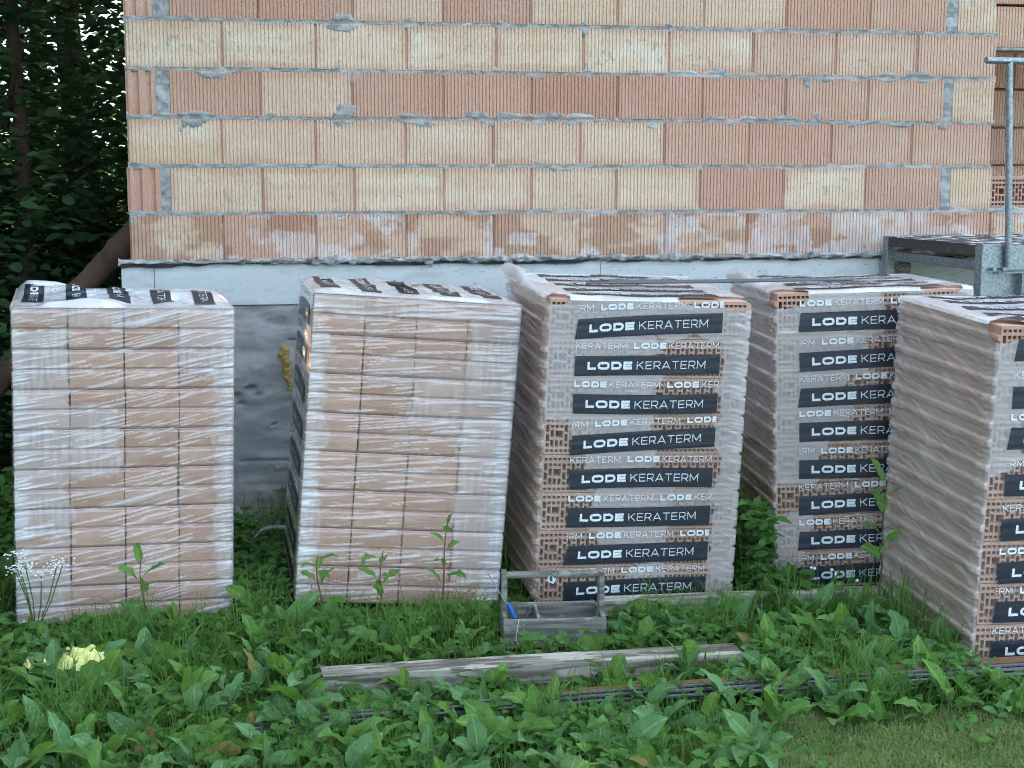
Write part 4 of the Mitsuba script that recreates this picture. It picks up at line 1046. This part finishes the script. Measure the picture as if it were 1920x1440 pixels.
def blades(n, xr, yr, h, w, R_, dens_fn=None, spread=0.5):
    P = []
    while sum(map(len, P)) < n:
        x, y = R_.uniform(*xr, n), R_.uniform(*yr, n)
        dd = y + 8.142
        k = (x > -0.175 * dd + 0.30) & (x < 0.56 * dd + 0.7)
        for a, b in SOLID:
            k &= ~((x > a[0] + .01) & (x < b[0] - .01) & (y > a[1] + .01) & (y < b[1] - .01))
        if dens_fn is not None:
            k &= R_.random(n) < dens_fn(x, y)
        P.append(np.stack([x[k], y[k]], -1))
    p = np.vstack(P)[:n]
    z = ground_z(p[:, 0], p[:, 1])
    a = R_.uniform(0, 2 * np.pi, n)
    hh = h * R_.uniform(0.45, 1.4, n) * np.where(foot_zone(p[:, 0], p[:, 1]), 0.38, 1)
    le = R_.uniform(0.1, 1.0, n) * spread
    d = np.stack([np.cos(a), np.sin(a)], -1)
    s = np.stack([-d[:, 1], d[:, 0]], -1)
    ww = w * R_.uniform(0.6, 1.4, n)
    V = []
    for t, wt in ((0, 1.0), (0.45, 0.85), (0.8, 0.5), (1.0, 0.05)):
        c = np.concatenate([p + d * (le * hh * t ** 1.8)[:, None], (z + hh * (t - 0.35 * le * t ** 2.5))[:, None]], 1)
        o = np.concatenate([s * (ww * wt)[:, None], np.zeros((n, 1))], 1)
        V += [c - o, c + o]
    V = np.stack(V, 1)
    q = np.array([[0, 1, 3, 2], [2, 3, 5, 4], [4, 5, 7, 6]])
    F = (np.arange(n) * 8)[:, None, None] + q[None]
    return V.reshape(-1, 3), F.reshape(-1, 4)
R_ = np.random.default_rng(91)
gk = thing('grass', 'green grass growing through the weeds', 'grass', kind='stuff')
patch = lambda x, y: np.clip(meshkit.fbm(np.stack([x * 2.2, y * 2.2, 0 * x + 3], -1), 2) * 2.2 - 0.55, 0.05, 1)
put(gk, None, mikit.ply(blades(19000, (-1.4, 4.6), (-3.7, 0.0), 0.12, 0.0022, R_, lambda x, y: patch(x, y) * np.where((y < -3.08) & (x > 2.2), 0.12, 1)), 'm_grass'))
tk = thing('long_grass', 'long arching grass blades among the dock leaves', 'grass', kind='stuff')
put(tk, None, mikit.ply(blades(5200, (-1.4, 4.4), (-3.2, -1.2), 0.24, 0.0026, R_, lambda x, y: np.clip(meshkit.fbm(np.stack([x * 3.5, y * 3.5, 0 * x + 13], -1), 2) * 4 - 2.1, 0.0, 1), 1.1), 'm_grass'))
gk2 = thing('mown_grass', 'short yellowish mown grass along the lower right edge', 'grass', kind='stuff')
front = lambda x, y: np.clip((-3.12 + 0.12 * np.sin(x * 3) - y) * 6, 0, 1) * np.clip((x - 1.4) * 1.2, 0, 1)
put(gk2, None, mikit.ply(blades(40000, (1.0, 4.6), (-3.95, -2.9), 0.024, 0.0023, R_, front, 1.6), 'm_dry_grass'))
def cover(n, R_, xr, yr, size, hmax):
    V, F = [], []
    P = []
    while sum(map(len, P)) < n:
        x, y = R_.uniform(*xr, n), R_.uniform(*yr, n)
        dd = y + 8.142
        k = (x > -0.175 * dd + 0.25) & (x < 0.56 * dd + 0.7)
        for a, b in SOLID:
            k &= ~((x > a[0]) & (x < b[0]) & (y > a[1]) & (y < b[1]))
        k &= R_.random(n) < np.clip(meshkit.fbm(np.stack([x * 3, y * 3, 0 * x + 9], -1), 2) * 2.4 - 0.6, 0.08, 1) * np.where((y < -3.15) & (x > 2.3), 0.15, 1) * np.where((y > -0.4) & (x > 0), 0.12, 1)
        P.append(np.stack([x[k], y[k]], -1))
    m_ = n // 3
    p = np.vstack(P)[:m_]
    p = np.repeat(p, 3, 0)
    n = len(p)
    z = ground_z(p[:, 0], p[:, 1]) + np.repeat(hmax * R_.random(m_) ** 1.3, 3) * np.where(foot_zone(p[:, 0], p[:, 1]), 0.3, 1)
    a = np.repeat(R_.uniform(0, 2 * np.pi, m_), 3) + np.tile([0, 1.25, -1.25], m_) + R_.normal(0, 0.2, n)
    el = np.repeat(R_.normal(0.0, 0.35, m_), 3) + R_.normal(0, 0.2, n)
    d = np.stack([np.cos(a) * np.cos(el), np.sin(a) * np.cos(el), np.sin(el)], -1)
    up = np.stack([R_.normal(0, 0.35, n), R_.normal(-0.15, 0.35, n), np.ones(n)], -1)
    s = np.cross(d, up)
    s /= np.linalg.norm(s, axis=1, keepdims=True)
    nn = np.cross(s, d)
    L_ = size * R_.uniform(0.5, 1.5, n)[:, None]
    p3 = np.concatenate([p, z[:, None]], 1)
    rows = [p3]
    for sg in (1, -1):
        for t, wt, u in ((0.25, 0.26, 0.05), (0.5, 0.30, 0.09), (0.8, 0.13, 0.02)):
            rows.append(p3 + d * L_ * t + s * sg * L_ * wt + nn * L_ * u)
    rows.append(p3 + d * L_)
    rows.append(p3 + d * L_ * 0.5 - nn * L_ * 0.02)
    V = np.stack(rows, 1)
    f = np.array([[0, 1, 8], [1, 2, 8], [2, 3, 8], [3, 7, 8], [7, 6, 8], [6, 5, 8], [5, 4, 8], [4, 0, 8]])
    return V.reshape(-1, 3), ((np.arange(n) * 9)[:, None, None] + f[None]).reshape(-1, 3)
ck = thing('ground_cover', 'small leaved green ground cover between the larger weeds', 'weeds', kind='stuff')
put(ck, None, mikit.ply(cat([cover(17000, R_, (-1.4, 4.6), (-3.75, 0.0), 0.040, 0.13), cover(2500, R_, (-0.2, 1.0), (-1.6, -0.35), 0.045, 0.12), cover(2500, R_, (2.75, 3.1), (-1.8, -0.2), 0.06, 0.42), cover(2500, R_, (-1.3, -0.45), (-2.0, 0.5), 0.055, 0.35)]), 'm_cover_leaf', smooth=True))
